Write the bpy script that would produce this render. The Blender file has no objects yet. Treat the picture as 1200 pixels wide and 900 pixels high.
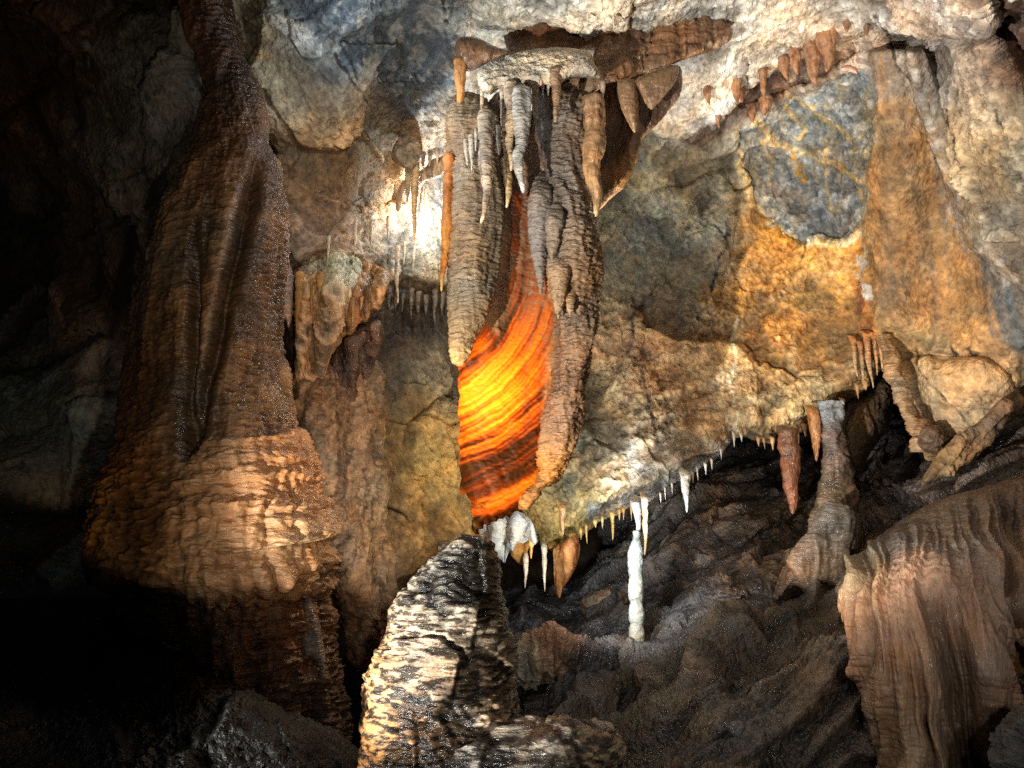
import bpy, math, random
import numpy as np
from math import radians, sin, cos
random.seed(4)
DETAIL = 1.08    # grid size multiplier
scene = bpy.context.scene
COL = scene.collection

# ------------------------------------------------------------------ camera
PITCH = radians(12); CAMZ = 1.6; LENS = 28.0; F = 1200*LENS/36.0
cs, sn = cos(PITCH), sin(PITCH)
cd = bpy.data.cameras.new('camera'); cam = bpy.data.objects.new('camera', cd); COL.objects.link(cam)
cd.lens = LENS; cd.sensor_width = 36; cd.clip_end = 200; cd.clip_start = .05
cam.location = (0, 0, CAMZ); cam.rotation_euler = (radians(90)+PITCH, 0, 0)
scene.camera = cam

def P(px, py, d):
    px = np.asarray(px, dtype=np.float64); py = np.asarray(py, dtype=np.float64); d = np.asarray(d, dtype=np.float64)
    x = (px-600)/F*d; z = -(py-450)/F*d; y = d
    return np.stack([x+0*z, y*cs - z*sn + 0*x, y*sn + z*cs + CAMZ + 0*x], -1)
def pt(px, py, d): return tuple(float(v) for v in P(px, py, d))

# ------------------------------------------------------------------ noise
rng = np.random.RandomState(7)
PERM = rng.permutation(256).astype(np.int32); PERM = np.concatenate([PERM, PERM, PERM])
GR = rng.normal(size=(256, 3)); GR /= np.linalg.norm(GR, axis=1)[:, None]; GR = GR.astype(np.float32)
RJ = rng.rand(256, 3).astype(np.float32)
def perlin(p):
    p = np.asarray(p, dtype=np.float32)
    pi = np.floor(p).astype(np.int32); f = p - pi; pi &= 255
    u = f*f*f*(f*(f*6-15)+10)
    out = 0
    for dx in (0, 1):
        wx = u[:, 0] if dx else 1-u[:, 0]
        hx = PERM[pi[:, 0]+dx]
        for dy in (0, 1):
            wy = u[:, 1] if dy else 1-u[:, 1]
            hy = PERM[hx+pi[:, 1]+dy]
            for dz in (0, 1):
                wz = u[:, 2] if dz else 1-u[:, 2]
                g = GR[PERM[hy+pi[:, 2]+dz]]
                dot = g[:, 0]*(f[:, 0]-dx)+g[:, 1]*(f[:, 1]-dy)+g[:, 2]*(f[:, 2]-dz)
                out = out + wx*wy*wz*dot
    return out*1.6
def fbm(p, o=5, gain=.5, lac=2.03, ridge=False):
    s = 0; a = 1.; t = 0
    p = np.asarray(p, dtype=np.float32)
    for i in range(o):
        n = perlin(p*(lac**i)+i*17.3)
        if ridge: n = 1-2*np.abs(n)
        s = s + a*n; t += a; a *= gain
    return s/t
def worley(p):
    p = np.asarray(p, dtype=np.float32); pi = np.floor(p).astype(np.int32); f = p-pi
    f1 = np.full(len(p), 9., np.float32); f2 = f1.copy()
    for dx in (-1, 0, 1):
        for dy in (-1, 0, 1):
            for dz in (-1, 0, 1):
                h = PERM[PERM[PERM[(pi[:, 0]+dx) & 255]+((pi[:, 1]+dy) & 255)]+((pi[:, 2]+dz) & 255)]
                q = RJ[h]+np.array([dx, dy, dz], np.float32)-f
                d = (q*q).sum(1)
                f2 = np.minimum(f2, np.maximum(f1, d)); f1 = np.minimum(f1, d)
    return np.sqrt(f1), np.sqrt(f2)
def sm(a, b, x):
    t = np.clip((x-a)/(b-a), 0, 1); return t*t*(3-2*t)
S3 = lambda p, *s: p*np.array(s, np.float32)

# relief styles: metres of displacement for world points
def facet(p, cracks=False):     # broken planar faces with crisp creases
    p = np.asarray(p, dtype=np.float32); pi = np.floor(p).astype(np.int32); f = p-pi
    f1 = np.full(len(p), 9., np.float32); f2 = f1.copy(); T = np.zeros(len(p), np.float32)
    for dx in (-1, 0, 1):
        for dy in (-1, 0, 1):
            for dz in (-1, 0, 1):
                h = PERM[PERM[PERM[(pi[:, 0]+dx) & 255]+((pi[:, 1]+dy) & 255)]+((pi[:, 2]+dz) & 255)]
                q = RJ[h]+np.array([dx, dy, dz], np.float32)-f
                d = (q*q).sum(1); tl = (q*GR[h]).sum(1)*1.4+GR[(h+7) & 255, 0]*.5
                nw = d < f1; T = np.where(nw, tl, T)
                f2 = np.minimum(f2, np.maximum(f1, d)); f1 = np.minimum(f1, d)
    e = np.sqrt(f2)-np.sqrt(f1)
    if cracks: return T*sm(0, .09, e), e
    return T*sm(0, .09, e)
def crag(p, a=1.0, fine=1.0):
    w = p + .22*np.stack([perlin(p*1.3), perlin(p*1.3+9), perlin(p*1.3+31)], 1)
    w = w + .03*np.stack([perlin(p*9), perlin(p*9+9), perlin(p*9+31)], 1)
    T, e = facet(w*1.6, True); T2, e2 = facet(w*4.6+9, True)
    d = .07*fbm(w*1.1, 3) + .055*T + .016*T2
    d = d - .022*sm(.035, 0, e)*sm(-.05, .2, perlin(w*2+33)) - .010*sm(.05, 0, e2)*sm(.0, .2, perlin(w*2.5+53))
    k = np.clip(.5+1.2*perlin(p*2.4+70), .15, 1.3)
    d = d + k*(.032*fbm(p*11, 3, .55, ridge=True)*fine + .022*fbm(p*34, 2, .6, ridge=True)*fine)
    return d*a
def saw(t, e=.10):      # ledge: slow rise, sudden step
    f = t-np.floor(t); return np.where(f < 1-e, f/(1-e), (1-f)/e)
def pitted(p, a=1.0):      # grainy flowstone with horizontal scaly relief
    w = p + .05*np.stack([perlin(p*5), perlin(p*5+9), perlin(p*5+31)], 1)
    return a*(.03*fbm(w*2.2, 3) + .018*fbm(S3(w, 9, 9, 22), 4, .6, ridge=True)+.010*fbm(S3(w, 28, 28, 55), 3, ridge=True))
def ripple(p, a=1.0, fz=60, fx=14):   # fine rimstone ripples across flowstone
    w = p + .04*np.stack([perlin(p*4), perlin(p*4+9), perlin(p*4+31)*1.5], 1)
    return a*(.016*fbm(S3(w, fx, fx, fz), 3, .6, ridge=True) + .03*fbm(S3(w, 5, 5, 1.8), 3))
def flute(p, a=1.0, fx=7):    # vertical folds
    w = p + .06*np.stack([perlin(p*2), perlin(p*2+9), 0*p[:, 0]], 1)
    return a*(.045*fbm(S3(w, fx, fx, .9), 3, .55, ridge=True)+.012*fbm(S3(w, fx*4, fx*4, 3), 3, ridge=True)+.006*fbm(S3(w, 18, 18, 60), 2, ridge=True))

# ------------------------------------------------------------------ polygons and fields
def sdf(px, py, poly):        # negative inside
    poly = np.asarray(poly, float); n = len(poly)
    best = np.full(px.shape, 1e18); ins = np.zeros(px.shape, bool)
    for i in range(n):
        ax, ay = poly[i]; bx, by = poly[(i+1) % n]
        ex, ey = bx-ax, by-ay
        t = np.clip(((px-ax)*ex+(py-ay)*ey)/(ex*ex+ey*ey+1e-9), 0, 1)
        best = np.minimum(best, (px-ax-t*ex)**2+(py-ay-t*ey)**2)
        c = (ay > py) != (by > py)
        ins ^= c & (px < ex*(py-ay)/(ey if abs(ey) > 1e-9 else 1e-9)+ax)
    d = np.sqrt(best); return np.where(ins, -d, d)
def near(px, py, poly, m=70):   # signed distance, evaluated only close to the outline's box
    poly = np.asarray(poly, float); x0, y0 = poly.min(0)-m; x1, y1 = poly.max(0)+m
    k = (px > x0) & (px < x1) & (py > y0) & (py < y1); out = np.full(px.shape, 300.)
    if k.any(): out[k] = sdf(px[k], py[k], poly)
    return out
def chaikin(poly, n=2):
    p = np.asarray(poly, float)
    for _ in range(n):
        q = np.roll(p, -1, 0); p = np.stack([p*.78+q*.22, p*.22+q*.78], 1).reshape(-1, 2)
    return p
def rbf(pts):
    a = np.asarray(pts, float); X = a[:, :2]/300; v = a[:, 2]; n = len(a)
    def k(r): return r*r*np.log(r+1e-9)
    R = np.linalg.norm(X[:, None]-X[None], axis=2)
    A = np.zeros((n+3, n+3)); A[:n, :n] = k(R)+np.eye(n)*.02; A[:n, n] = 1; A[:n, n+1:] = X; A[n:, :n] = A[:n, n:].T
    w = np.linalg.solve(A, np.concatenate([v, [0, 0, 0]]))
    def f(px, py):
        s = w[n]+w[n+1]*px/300+w[n+2]*py/300
        for i in range(n): s = s+w[i]*k(np.hypot(px/300-X[i, 0], py/300-X[i, 1]))
        return s
    return f
def splat(px, py, spots):
    """soft colour regions of the rock: (px, py, radius, (r,g,b))"""
    W = 0; C = 0
    for x, y, r, c in spots:
        w = np.exp(-((px-x)**2+(py-y)**2)/(r*r)*1.0)+1e-9/(1+((px-x)**2+(py-y)**2))
        W = W+w; C = C+w[:, None]*np.array(c, float)[None]
    return C/W[:, None]

# ------------------------------------------------------------------ mesh output
def tag(o, label=None, cat=None, group=None, kind=None):
    if label: o['label'] = label
    if cat: o['category'] = cat
    if group: o['group'] = group
    if kind: o['kind'] = kind
    return o
def mesh_obj(name, V, Q, mat, col=None, parent=None, origin=None, attrs=None):
    V = np.asarray(V, np.float64)
    if origin is None: origin = V.mean(0)
    if parent is not None: origin = np.array(parent.location)
    L = (V-origin).astype(np.float32)
    me = bpy.data.meshes.new(name); Q = np.asarray(Q, np.int32)
    me.vertices.add(len(L)); me.vertices.foreach_set('co', L.ravel())
    me.loops.add(Q.size); me.loops.foreach_set('vertex_index', Q.ravel())
    me.polygons.add(len(Q)); me.polygons.foreach_set('loop_start', np.arange(0, Q.size, 4, dtype=np.int32))
    pass
    me.polygons.foreach_set('use_smooth', np.ones(len(Q), bool))
    me.update(calc_edges=True)
    if col is not None:
        col = np.asarray(col); lu = col@np.array([.3, .59, .11]); col = np.clip(lu[:, None]+(col-lu[:, None])*1.13, .002, 1)
        a = me.color_attributes.new('Col', 'FLOAT_COLOR', 'POINT')
        c4 = np.ones((len(V), 4), np.float32); c4[:, :3] = np.clip(col, 0, 1); a.data.foreach_set('color', c4.ravel())
    for k, v in (attrs or {}).items():
        a = me.attributes.new(k, 'FLOAT', 'POINT'); a.data.foreach_set('value', np.asarray(v, np.float32))
    me.materials.append(mat)
    o = bpy.data.objects.new(name, me); COL.objects.link(o)
    if parent is None: o.location = tuple(origin)
    else: o.parent = parent
    return o
def root(name, loc, label, cat, group=None):
    o = bpy.data.objects.new(name, None); COL.objects.link(o); o.location = loc; o.empty_display_size = .1
    return tag(o, label, cat, group)

def grid_normals(G):
    du = np.gradient(G, axis=1); dv = np.gradient(G, axis=0)
    n = np.cross(dv, du); n /= np.linalg.norm(n, axis=2)[:, :, None]+1e-12
    return n

def sheet(name, poly, depth, mat, colors, disp=None, step=1.6, curl=.25, curlw=25, relief=(), back=False,
          ragged=3.0, warp=18, cav=1.0, cavs=.02, parent=None, patches=(), veins=(), attrs=None, colfun=None, post=None):
    """A piece of rock: outline and depths are given as the sight lines from the photo's standpoint.
    relief: (polygon, metres towards the viewer, edge width)."""
    step = step*DETAIL
    poly = np.asarray(poly, float)
    if back: poly = chaikin(poly)
    x0, y0 = poly.min(0)-6; x1, y1 = poly.max(0)+6
    nx = int((x1-x0)/step)+2; ny = int((y1-y0)/step)+2
    gx, gy = np.meshgrid(np.linspace(x0, x1, nx), np.linspace(y0, y1, ny))
    fx, fy = gx.ravel(), gy.ravel()
    q = np.stack([fx/60, fy/60, 0*fx+depth(poly[0][0], poly[0][1])], 1)
    s = sdf(fx, fy, poly)
    if ragged: s = s+ragged*fbm(q*1.7, 4, .6)
    S = s.reshape(gx.shape)
    gyy, gxx = np.gradient(S, gy[1, 0]-gy[0, 0], gx[0, 1]-gx[0, 0])
    gl = np.hypot(gxx, gyy)+1e-6
    out = (S > 0) & (S < 1.6*step)
    gx = np.where(out, gx-gxx/gl*S/np.maximum(gl, .5), gx); gy = np.where(out, gy-gyy/gl*S/np.maximum(gl, .5), gy)
    S2 = np.where(out, 0, S); fx, fy = gx.ravel(), gy.ravel(); s2 = S2.ravel()
    D = depth(fx, fy)
    prof = np.sqrt(np.clip(1-(1-np.clip(-s2/curlw, 0, 1))**2, 0, 1))
    for rl in relief:
        rp, h, w = rl[:3]
        rs = near(fx, fy, rp)+2.5*fbm(q*2.2, 3); D = D-h*sm(w, -w, rs)*(rl[3](fx, fy) if len(rl) > 3 else 1)
    if back: Dm = D; D = Dm-curl*prof
    else: D = D+curl*(1-prof)
    Wp = P(fx, fy, D)
    N = grid_normals(Wp.reshape(ny, nx, 3)).reshape(-1, 3)
    h = disp(Wp.astype(np.float32)) if disp else np.zeros(len(Wp))
    fade = sm(0, 1, np.clip(-s2/8, 0, 1)) if back else np.clip(.25+.75*np.clip(-s2/8, 0, 1), 0, 1)
    # face the viewer
    sign = np.sign(((np.array([0, 0, CAMZ])-Wp)*N).sum(1)); sign[sign == 0] = 1
    Wd = Wp+N*(sign*h*fade)[:, None]
    # colours
    wx = fx+warp*fbm(q*2, 4, .6); wy = fy+warp*fbm(q*2+50, 4, .6)
    if colfun: C = colfun(wx, wy, Wp, fx, fy, s2)
    else: C = splat(wx, wy, colors)
    for pp, c, w in patches:
        m = sm(w, -w, near(wx*.35+fx*.65, wy*.35+fy*.65, pp))
        m = m*np.clip(.92+.7*fbm(Wp*6, 4, .6), 0, 1); C = C*(1-m)[:, None]+np.array(c)[None]*m[:, None]
    if post: C = post(C, fx, fy, wx, wy, Wp.astype(np.float32))
    for pl, c, w in veins:
        pl = np.asarray(pl, float); d = np.full(len(fx), 1e9); mg = 3*w+14; (a0, b0), (a1, b1) = pl.min(0)-mg, pl.max(0)+mg
        kk = (fx > a0) & (fx < a1) & (fy > b0) & (fy < b1); xx = fx[kk]*.5+wx[kk]*.5; yy = fy[kk]*.5+wy[kk]*.5
        for i in range(len(pl)-1):
            ax, ay = pl[i]; ex, ey = pl[i+1]-pl[i]
            t = np.clip(((xx-ax)*ex+(yy-ay)*ey)/(ex*ex+ey*ey+1e-9), 0, 1)
            d[kk] = np.minimum(d[kk], np.hypot(xx-ax-t*ex, yy-ay-t*ey))
        d = d+1.6*fbm(q*7, 2)*min(w, 4); m = sm(1.15*w, .45*w, d)*np.clip(.85+1.2*fbm(Wp*18, 3), 0, 1); C = C*(1-m)[:, None]+np.array(c)[None]*m[:, None]
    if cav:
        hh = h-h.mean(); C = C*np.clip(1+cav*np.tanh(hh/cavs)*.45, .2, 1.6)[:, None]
    idx = np.arange(nx*ny).reshape(ny, nx)
    ok = (S2 <= 0) 
    fm = ok[:-1, :-1] & ok[1:, :-1] & ok[:-1, 1:] & ok[1:, 1:]
    Q = np.stack([idx[:-1, :-1][fm], idx[1:, :-1][fm], idx[1:, 1:][fm], idx[:-1, 1:][fm]], 1)
    at = attrs(fx, fy, Wp) if attrs else {}
    if back:
        Wb = P(fx, fy, Dm+curl*prof); Wb = Wb-N*(sign*h*.4*fade)[:, None]
        n = len(Wd); Wd = np.concatenate([Wd, Wb]); C = np.concatenate([C, C]); Q = np.concatenate([Q, Q[:, ::-1]+n])
        at = {k: np.concatenate([v, v]) for k, v in at.items()}
    used = np.zeros(len(Wd), bool); used[Q.ravel()] = True
    re = np.cumsum(used)-1
    return mesh_obj(name, Wd[used], re[Q], mat, C[used], parent, attrs={k: v[used] for k, v in at.items()})

def column(name, rows, mat, colors, disp=None, step=1.5, flat=1.0, na=None, warp=14, cav=1.0, cavs=.015, parent=None, head=0, tail=0, mottle=None):
    """A solid trunk of flowstone. rows: (py, left px, right px, depth of the axis)."""
    step = step*DETAIL
    r = np.asarray(rows, float); y0, y1 = r[0, 0], r[-1, 0]; ny = int((y1-y0)/step)+2
    yy = np.linspace(y0, y1, ny)
    # smooth interpolation
    def ip(c):
        v = np.interp(yy, r[:, 0], r[:, c]); k = max(3, int(14/step)) | 1
        vp = np.pad(v, k//2, mode='edge'); return np.convolve(vp, np.ones(k)/k, 'valid')[:len(v)]
    xl, xr, dd = ip(1), ip(2), ip(3)
    if head:
        t = np.clip((yy-y0)/head, 0, 1); k = np.sqrt(1-(1-t)**2)*.97+.03
        mid = (xl+xr)/2; hw = (xr-xl)/2*k; xl, xr = mid-hw, mid+hw; dd = dd+.16*(1-t)**2
    if tail:
        t = np.clip((y1-yy)/tail, 0, 1); k = np.sqrt(1-(1-t)**2)*.97+.03
        mid = (xl+xr)/2; hw = (xr-xl)/2*k; xl, xr = mid-hw, mid+hw
    wmax = (xr-xl).max(); na = na or int(max(24, min(900, wmax*3.14/step/1.3)))
    th = np.linspace(0, 2*np.pi, na, endpoint=False)
    cx = (xl+xr)/2; rx = (xr-xl)/2
    X = cx[:, None]+rx[:, None]*np.cos(th)[None]
    D = dd[:, None]-(rx*dd/F*flat)[:, None]*np.sin(th)[None]
    Y = yy[:, None]+0*X
    Wp = P(X.ravel(), Y.ravel(), D.ravel())
    G = Wp.reshape(ny, na, 3)
    du = np.roll(G, -1, 1)-np.roll(G, 1, 1); dv = np.gradient(G, axis=0)
    N = np.cross(du, dv); N /= np.linalg.norm(N, axis=2)[:, :, None]+1e-9
    c = np.stack([cx, dd], 1)
    ax = P(cx, yy, dd)
    sg = np.sign(((G-ax[:, None])*N).sum(2)); N = N*np.where(sg == 0, 1, sg)[:, :, None]; N = N.reshape(-1, 3)
    h = disp(Wp.astype(np.float32)) if disp else np.zeros(len(Wp))
    Wd = Wp+N*h[:, None]
    fx, fy = X.ravel(), Y.ravel(); q = np.stack([fx/60, fy/60, D.ravel()], 1)
    wx = fx+warp*fbm(q*2, 4, .6); wy = fy+warp*fbm(q*2+50, 4, .6)
    C = splat(wx, wy, colors)
    if mottle:
        ms, thr, mc = mottle; mm = sm(thr-.06, thr+.06, fbm(S3(Wp, *ms)+3, 4, .6)); C = C*(1-mm)[:, None]+np.array(mc)[None]*mm[:, None]
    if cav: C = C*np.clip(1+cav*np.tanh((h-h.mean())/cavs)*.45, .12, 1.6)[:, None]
    idx = np.arange(ny*na).reshape(ny, na); nxt = np.roll(idx, -1, 1)
    Q = np.stack([idx[:-1].ravel(), nxt[:-1].ravel(), nxt[1:].ravel(), idx[1:].ravel()], 1)
    n = len(Wd); ends = []
    Wd = np.concatenate([Wd, [Wd[:na].mean(0)], [Wd[n-na:n].mean(0)]]); C = np.concatenate([C, C[:1], C[n-1:n]])
    e1 = np.stack([idx[0], np.full(na, n), np.full(na, n), nxt[0]], 1)[:, [0, 1, 3]]; e2 = np.stack([idx[-1], nxt[-1], np.full(na, n+1)], 1)
    # caps as degenerate-free quads: pair neighbouring triangles
    if na % 2 == 0:
        c1 = np.stack([idx[0][0::2], np.full(na//2, n), idx[0][(np.arange(0, na, 2)+2) % na], idx[0][1::2]], 1)
        c2 = np.stack([idx[-1][0::2], idx[-1][1::2], idx[-1][(np.arange(0, na, 2)+2) % na], np.full(na//2, n+1)], 1)
        Q = np.concatenate([Q, c1, c2])
    return mesh_obj(name, Wd, Q, mat, C, parent)

def drip_down(px, py, d, tip):
    """length in metres of a true vertical that starts at a sight line and ends at picture height tip"""
    x, y, z = (px-600)/F*d, d, -(py-450)/F*d
    wy, wz = y*cs-z*sn, y*sn+z*cs
    k = (450-tip)/F; z2 = wy*(k*cs+sn)/(cs-k*sn)
    return wz-z2
def stalactite(name, px, py, tip, w, d, mat, c0, c1=None, label=None, cat='stalactite', group=None, parent=None, lean=0., shape=1.0, bump=1.0, up=14, tipw=.16, flatten=1.0, depth_lean=0.0, tipcol=None):
    """hangs straight down from rock; w = width in picture px at the top"""
    L = drip_down(px, py, d, tip); R = w/2*d/F
    t0 = up*d/F
    n = max(10, int((L+t0)/(d/F)/1.6)); n = min(n, 240); na = int(np.clip(w*1.6, 10, 64)) & ~1
    t = np.linspace(-t0, L, n)
    u = np.clip(t/L, 0, 1)
    rad = R*(tipw+(1-tipw)*(1-u**shape))*(1+.16*perlin(np.stack([t*9+px, 0*t, 0*t+py], 1))*bump+.07*perlin(np.stack([t*34+px, 0*t, 0*t], 1))*bump) ; rad = rad*np.sqrt(np.clip((L-t)/(R*tipw*1.5+1e-6), 0, 1))+1e-5
    rad = rad*np.where(t < 0, np.sqrt(np.clip(1-(t/t0)**2, 0, 1))+.02, 1)
    th = np.linspace(0, 2*np.pi, na, endpoint=False)
    o = P(px, py, d); T, TH = np.meshgrid(t, th, indexing='ij')
    wob = R*1.0*np.stack([perlin(np.stack([t*4+px, t*0+py, t*0], 1)), perlin(np.stack([t*4+px, t*0+py, t*0+7], 1))], 1)*np.clip(u, 0, 1)[:, None]
    cxs = o[0]+lean*t*u+wob[:, 0]; cys = o[1]+wob[:, 1]+depth_lean*t+np.where(t < 0, 1.6*t*t/t0, 0)
    V = np.stack([cxs[:, None]+rad[:, None]*np.cos(TH), cys[:, None]+rad[:, None]*flatten*np.sin(TH), o[2]-T], -1).reshape(-1, 3)
    N = np.stack([np.cos(TH), np.sin(TH), 0*TH], -1).reshape(-1, 3)
    vs = V.astype(np.float32)
    a = min(1, R/.03)
    h = (.006*fbm(S3(vs, 22, 22, 70), 3, ridge=True)+.014*fbm(vs*14, 3)+.010*fbm(S3(vs, 24, 24, 4), 2))*a*bump
    h = h*np.clip(rad/(R+1e-9), 0, 1).repeat(na)
    V = V+N*h[:, None]
    c1 = c1 if c1 is not None else c0
    k = np.clip(u.repeat(na)+.25*fbm(vs*9, 2), 0, 1)[:, None]; C = np.array(c0)*(1-k)+np.array(c1)*k
    if tipcol is not None:
        kk = sm(.86, .97, u.repeat(na))[:, None]; C = C*(1-kk)+np.array(tipcol)*kk
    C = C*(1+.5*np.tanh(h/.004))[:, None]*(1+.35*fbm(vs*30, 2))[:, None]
    idx = np.arange(n*na).reshape(n, na); nx_ = np.roll(idx, -1, 1)
    Q = np.stack([idx[:-1].ravel(), nx_[:-1].ravel(), nx_[1:].ravel(), idx[1:].ravel()], 1)
    ob = mesh_obj(name, V, Q, mat, C, parent, origin=None if parent is not None else P(px, py, d))
    if label: tag(ob, label, cat, group)
    return ob

# ------------------------------------------------------------------ materials
def rock(name, r0=.35, r1=.75, bump=.6, scale=1.0, contrast=1.0, aniso=(1, 1, 1), spec=.5, sss=0, speck=0.0, trans=0, dist=.024):
    m = bpy.data.materials.new(name); m.use_nodes = True; nt = m.node_tree; nt.nodes.clear(); N = nt.nodes.new; L = nt.links.new
    out = N('ShaderNodeOutputMaterial'); b = N('ShaderNodeBsdfPrincipled'); L(b.outputs[0], out.inputs[0])
    at = N('ShaderNodeAttribute'); at.attribute_name = 'Col'
    geo = N('ShaderNodeNewGeometry'); mp = N('ShaderNodeMapping'); mp.inputs['Scale'].default_value = aniso
    L(geo.outputs['Position'], mp.inputs[0])
    def noise(s, det, rough=.6, dst=0, raw=False):
        n = N('ShaderNodeTexNoise'); n.inputs['Scale'].default_value = s*scale; n.inputs['Detail'].default_value = det
        n.inputs['Roughness'].default_value = rough; n.inputs['Distortion'].default_value = dst
        L(geo.outputs['Position'] if raw else mp.outputs[0], n.inputs['Vector']); return n
    def mr(src, a, c, x, y):
        r = N('ShaderNodeMapRange'); r.inputs[1].default_value = a; r.inputs[2].default_value = c
        r.inputs[3].default_value = x; r.inputs[4].default_value = y; L(src, r.inputs[0]); return r.outputs[0]
    n1 = noise(7, 4, .65, .6); n2 = noise(26, 2, .55); n3 = noise(3.1, 1, .6, .5, True)
    v1 = mr(n1.outputs[0], .36, .66, 1-.28*contrast, 1+.26*contrast)
    v2 = mr(n2.outputs[0], .3, .7, 1-.34*contrast, 1+.34*contrast)
    mu = N('ShaderNodeMath'); mu.operation = 'MULTIPLY'; L(v1, mu.inputs[0]); L(v2, mu.inputs[1])
    hue = N('ShaderNodeMix'); hue.data_type = 'RGBA'; hue.inputs[6].default_value = (1.14, .97, .78, 1); hue.inputs[7].default_value = (.95, 1.0, 1.04, 1)
    L(mr(n3.outputs[0], .35, .65, 0, 1), hue.inputs[0])
    m1 = N('ShaderNodeMix'); m1.data_type = 'RGBA'; m1.blend_type = 'MULTIPLY'; m1.inputs[0].default_value = 1
    L(at.outputs['Color'], m1.inputs[6]); L(hue.outputs[2], m1.inputs[7])
    sc = N('ShaderNodeVectorMath'); sc.operation = 'SCALE'; L(m1.outputs[2], sc.inputs[0]); L(mu.outputs[0], sc.inputs[3])
    L(sc.outputs[0], b.inputs['Base Color'])
    nr = noise(13, 2, .6, 0, True); L(mr(nr.outputs[0], .35, .65, r0, r1), b.inputs['Roughness'])
    b.inputs['Specular IOR Level'].default_value = spec
    nb = noise(46, 3, .6); vb = N('ShaderNodeTexVoronoi'); vb.inputs['Scale'].default_value = 30*scale
    vb.feature = 'F1'; L(mp.outputs[0], vb.inputs['Vector'])
    ad = N('ShaderNodeMath'); ad.operation = 'MULTIPLY_ADD'; L(vb.outputs[0], ad.inputs[0]); ad.inputs[1].default_value = .35; L(nb.outputs[0], ad.inputs[2])
    bm = N('ShaderNodeBump'); bm.inputs['Strength'].default_value = bump; bm.inputs['Distance'].default_value = dist
    L(ad.outputs[0], bm.inputs['Height']); L(bm.outputs[0], b.inputs['Normal'])
    if sss:
        b.inputs['Subsurface Weight'].default_value = sss; b.inputs['Subsurface Radius'].default_value = (.03, .02, .012); b.inputs['Subsurface Scale'].default_value = .5
    if trans:
        tr = N('ShaderNodeBsdfTranslucent'); L(sc.outputs[0], tr.inputs[0]); mx = N('ShaderNodeMixShader'); mx.inputs[0].default_value = trans
        L(b.outputs[0], mx.inputs[1]); L(tr.outputs[0], mx.inputs[2]); L(mx.outputs[0], out.inputs[0])
    return m
M = dict(
    slope=rock('wet_strata_rock', .17, .5, 1.0, .9, .9, spec=.6),
    wall=rock('weathered_rock', .45, .8, .8, 1, 1.0),
    frost=rock('frosted_flowstone', .3, .6, .9, 1.1, .8),
    dark=rock('damp_dark_rock', .4, .75, .9, .9, 1.0, spec=.55),
    wet=rock('wet_flowstone', .08, .38, .9, .9, .9, aniso=(.55, .55, 2.2), spec=.6, dist=.018),
    scaly=rock('scaly_wet_flowstone', .2, .5, .9, .8, .8, aniso=(.6, .6, 1.9), spec=.6, dist=.018),
    drape=rock('smooth_drapery_stone', .15, .5, .6, 1, .6, aniso=(1.4, 1.4, .5)),
    thin=rock('thin_translucent_calcite', .3, .55, .4, 1, .6, trans=.55),
    white=rock('white_calcite', .25, .5, .5, 1, .35, sss=.3),
    grey=rock('grey_fold_stone', .3, .6, .9, .8, .7, aniso=(.6, .6, 1.8)),
)
# back-lit curtain: light comes through where the stone is thin
def curtain_mat():
    m = bpy.data.materials.new('banded_translucent_calcite'); m.use_nodes = True; nt = m.node_tree; nt.nodes.clear(); N = nt.nodes.new; L = nt.links.new
    out = N('ShaderNodeOutputMaterial'); b = N('ShaderNodeBsdfPrincipled'); tr = N('ShaderNodeBsdfTranslucent'); mx = N('ShaderNodeMixShader')
    at = N('ShaderNodeAttribute'); at.attribute_name = 'Col'; ta = N('ShaderNodeAttribute'); ta.attribute_name = 'tr'
    tc = N('ShaderNodeAttribute'); tc.attribute_name = 'hot'
    geo = N('ShaderNodeNewGeometry'); mp = N('ShaderNodeMapping'); mp.inputs['Scale'].default_value = (.6, .6, 2.0); L(geo.outputs['Position'], mp.inputs[0])
    nb = N('ShaderNodeTexNoise'); nb.inputs['Scale'].default_value = 60; nb.inputs['Detail'].default_value = 4; L(mp.outputs[0], nb.inputs['Vector'])
    bm = N('ShaderNodeBump'); bm.inputs['Strength'].default_value = .5; bm.inputs['Distance'].default_value = .008; L(nb.outputs[0], bm.inputs['Height'])
    L(bm.outputs[0], b.inputs['Normal']); L(at.outputs['Color'], b.inputs['Base Color']); b.inputs['Roughness'].default_value = .4
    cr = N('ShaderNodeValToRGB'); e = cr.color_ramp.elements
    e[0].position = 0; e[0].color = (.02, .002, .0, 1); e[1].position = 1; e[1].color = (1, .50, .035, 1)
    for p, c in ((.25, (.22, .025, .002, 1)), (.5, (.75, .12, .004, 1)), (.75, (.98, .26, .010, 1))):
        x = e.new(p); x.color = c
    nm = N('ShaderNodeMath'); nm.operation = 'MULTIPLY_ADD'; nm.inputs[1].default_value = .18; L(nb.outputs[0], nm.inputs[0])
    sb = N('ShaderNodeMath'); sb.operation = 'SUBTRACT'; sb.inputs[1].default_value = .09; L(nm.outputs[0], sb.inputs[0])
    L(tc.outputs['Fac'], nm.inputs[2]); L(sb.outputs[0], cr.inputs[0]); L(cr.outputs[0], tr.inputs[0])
    L(ta.outputs['Fac'], mx.inputs[0]); L(b.outputs[0], mx.inputs[1]); L(tr.outputs[0], mx.inputs[2]); L(mx.outputs[0], out.inputs[0])
    return m
M['curtain'] = curtain_mat()

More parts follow.
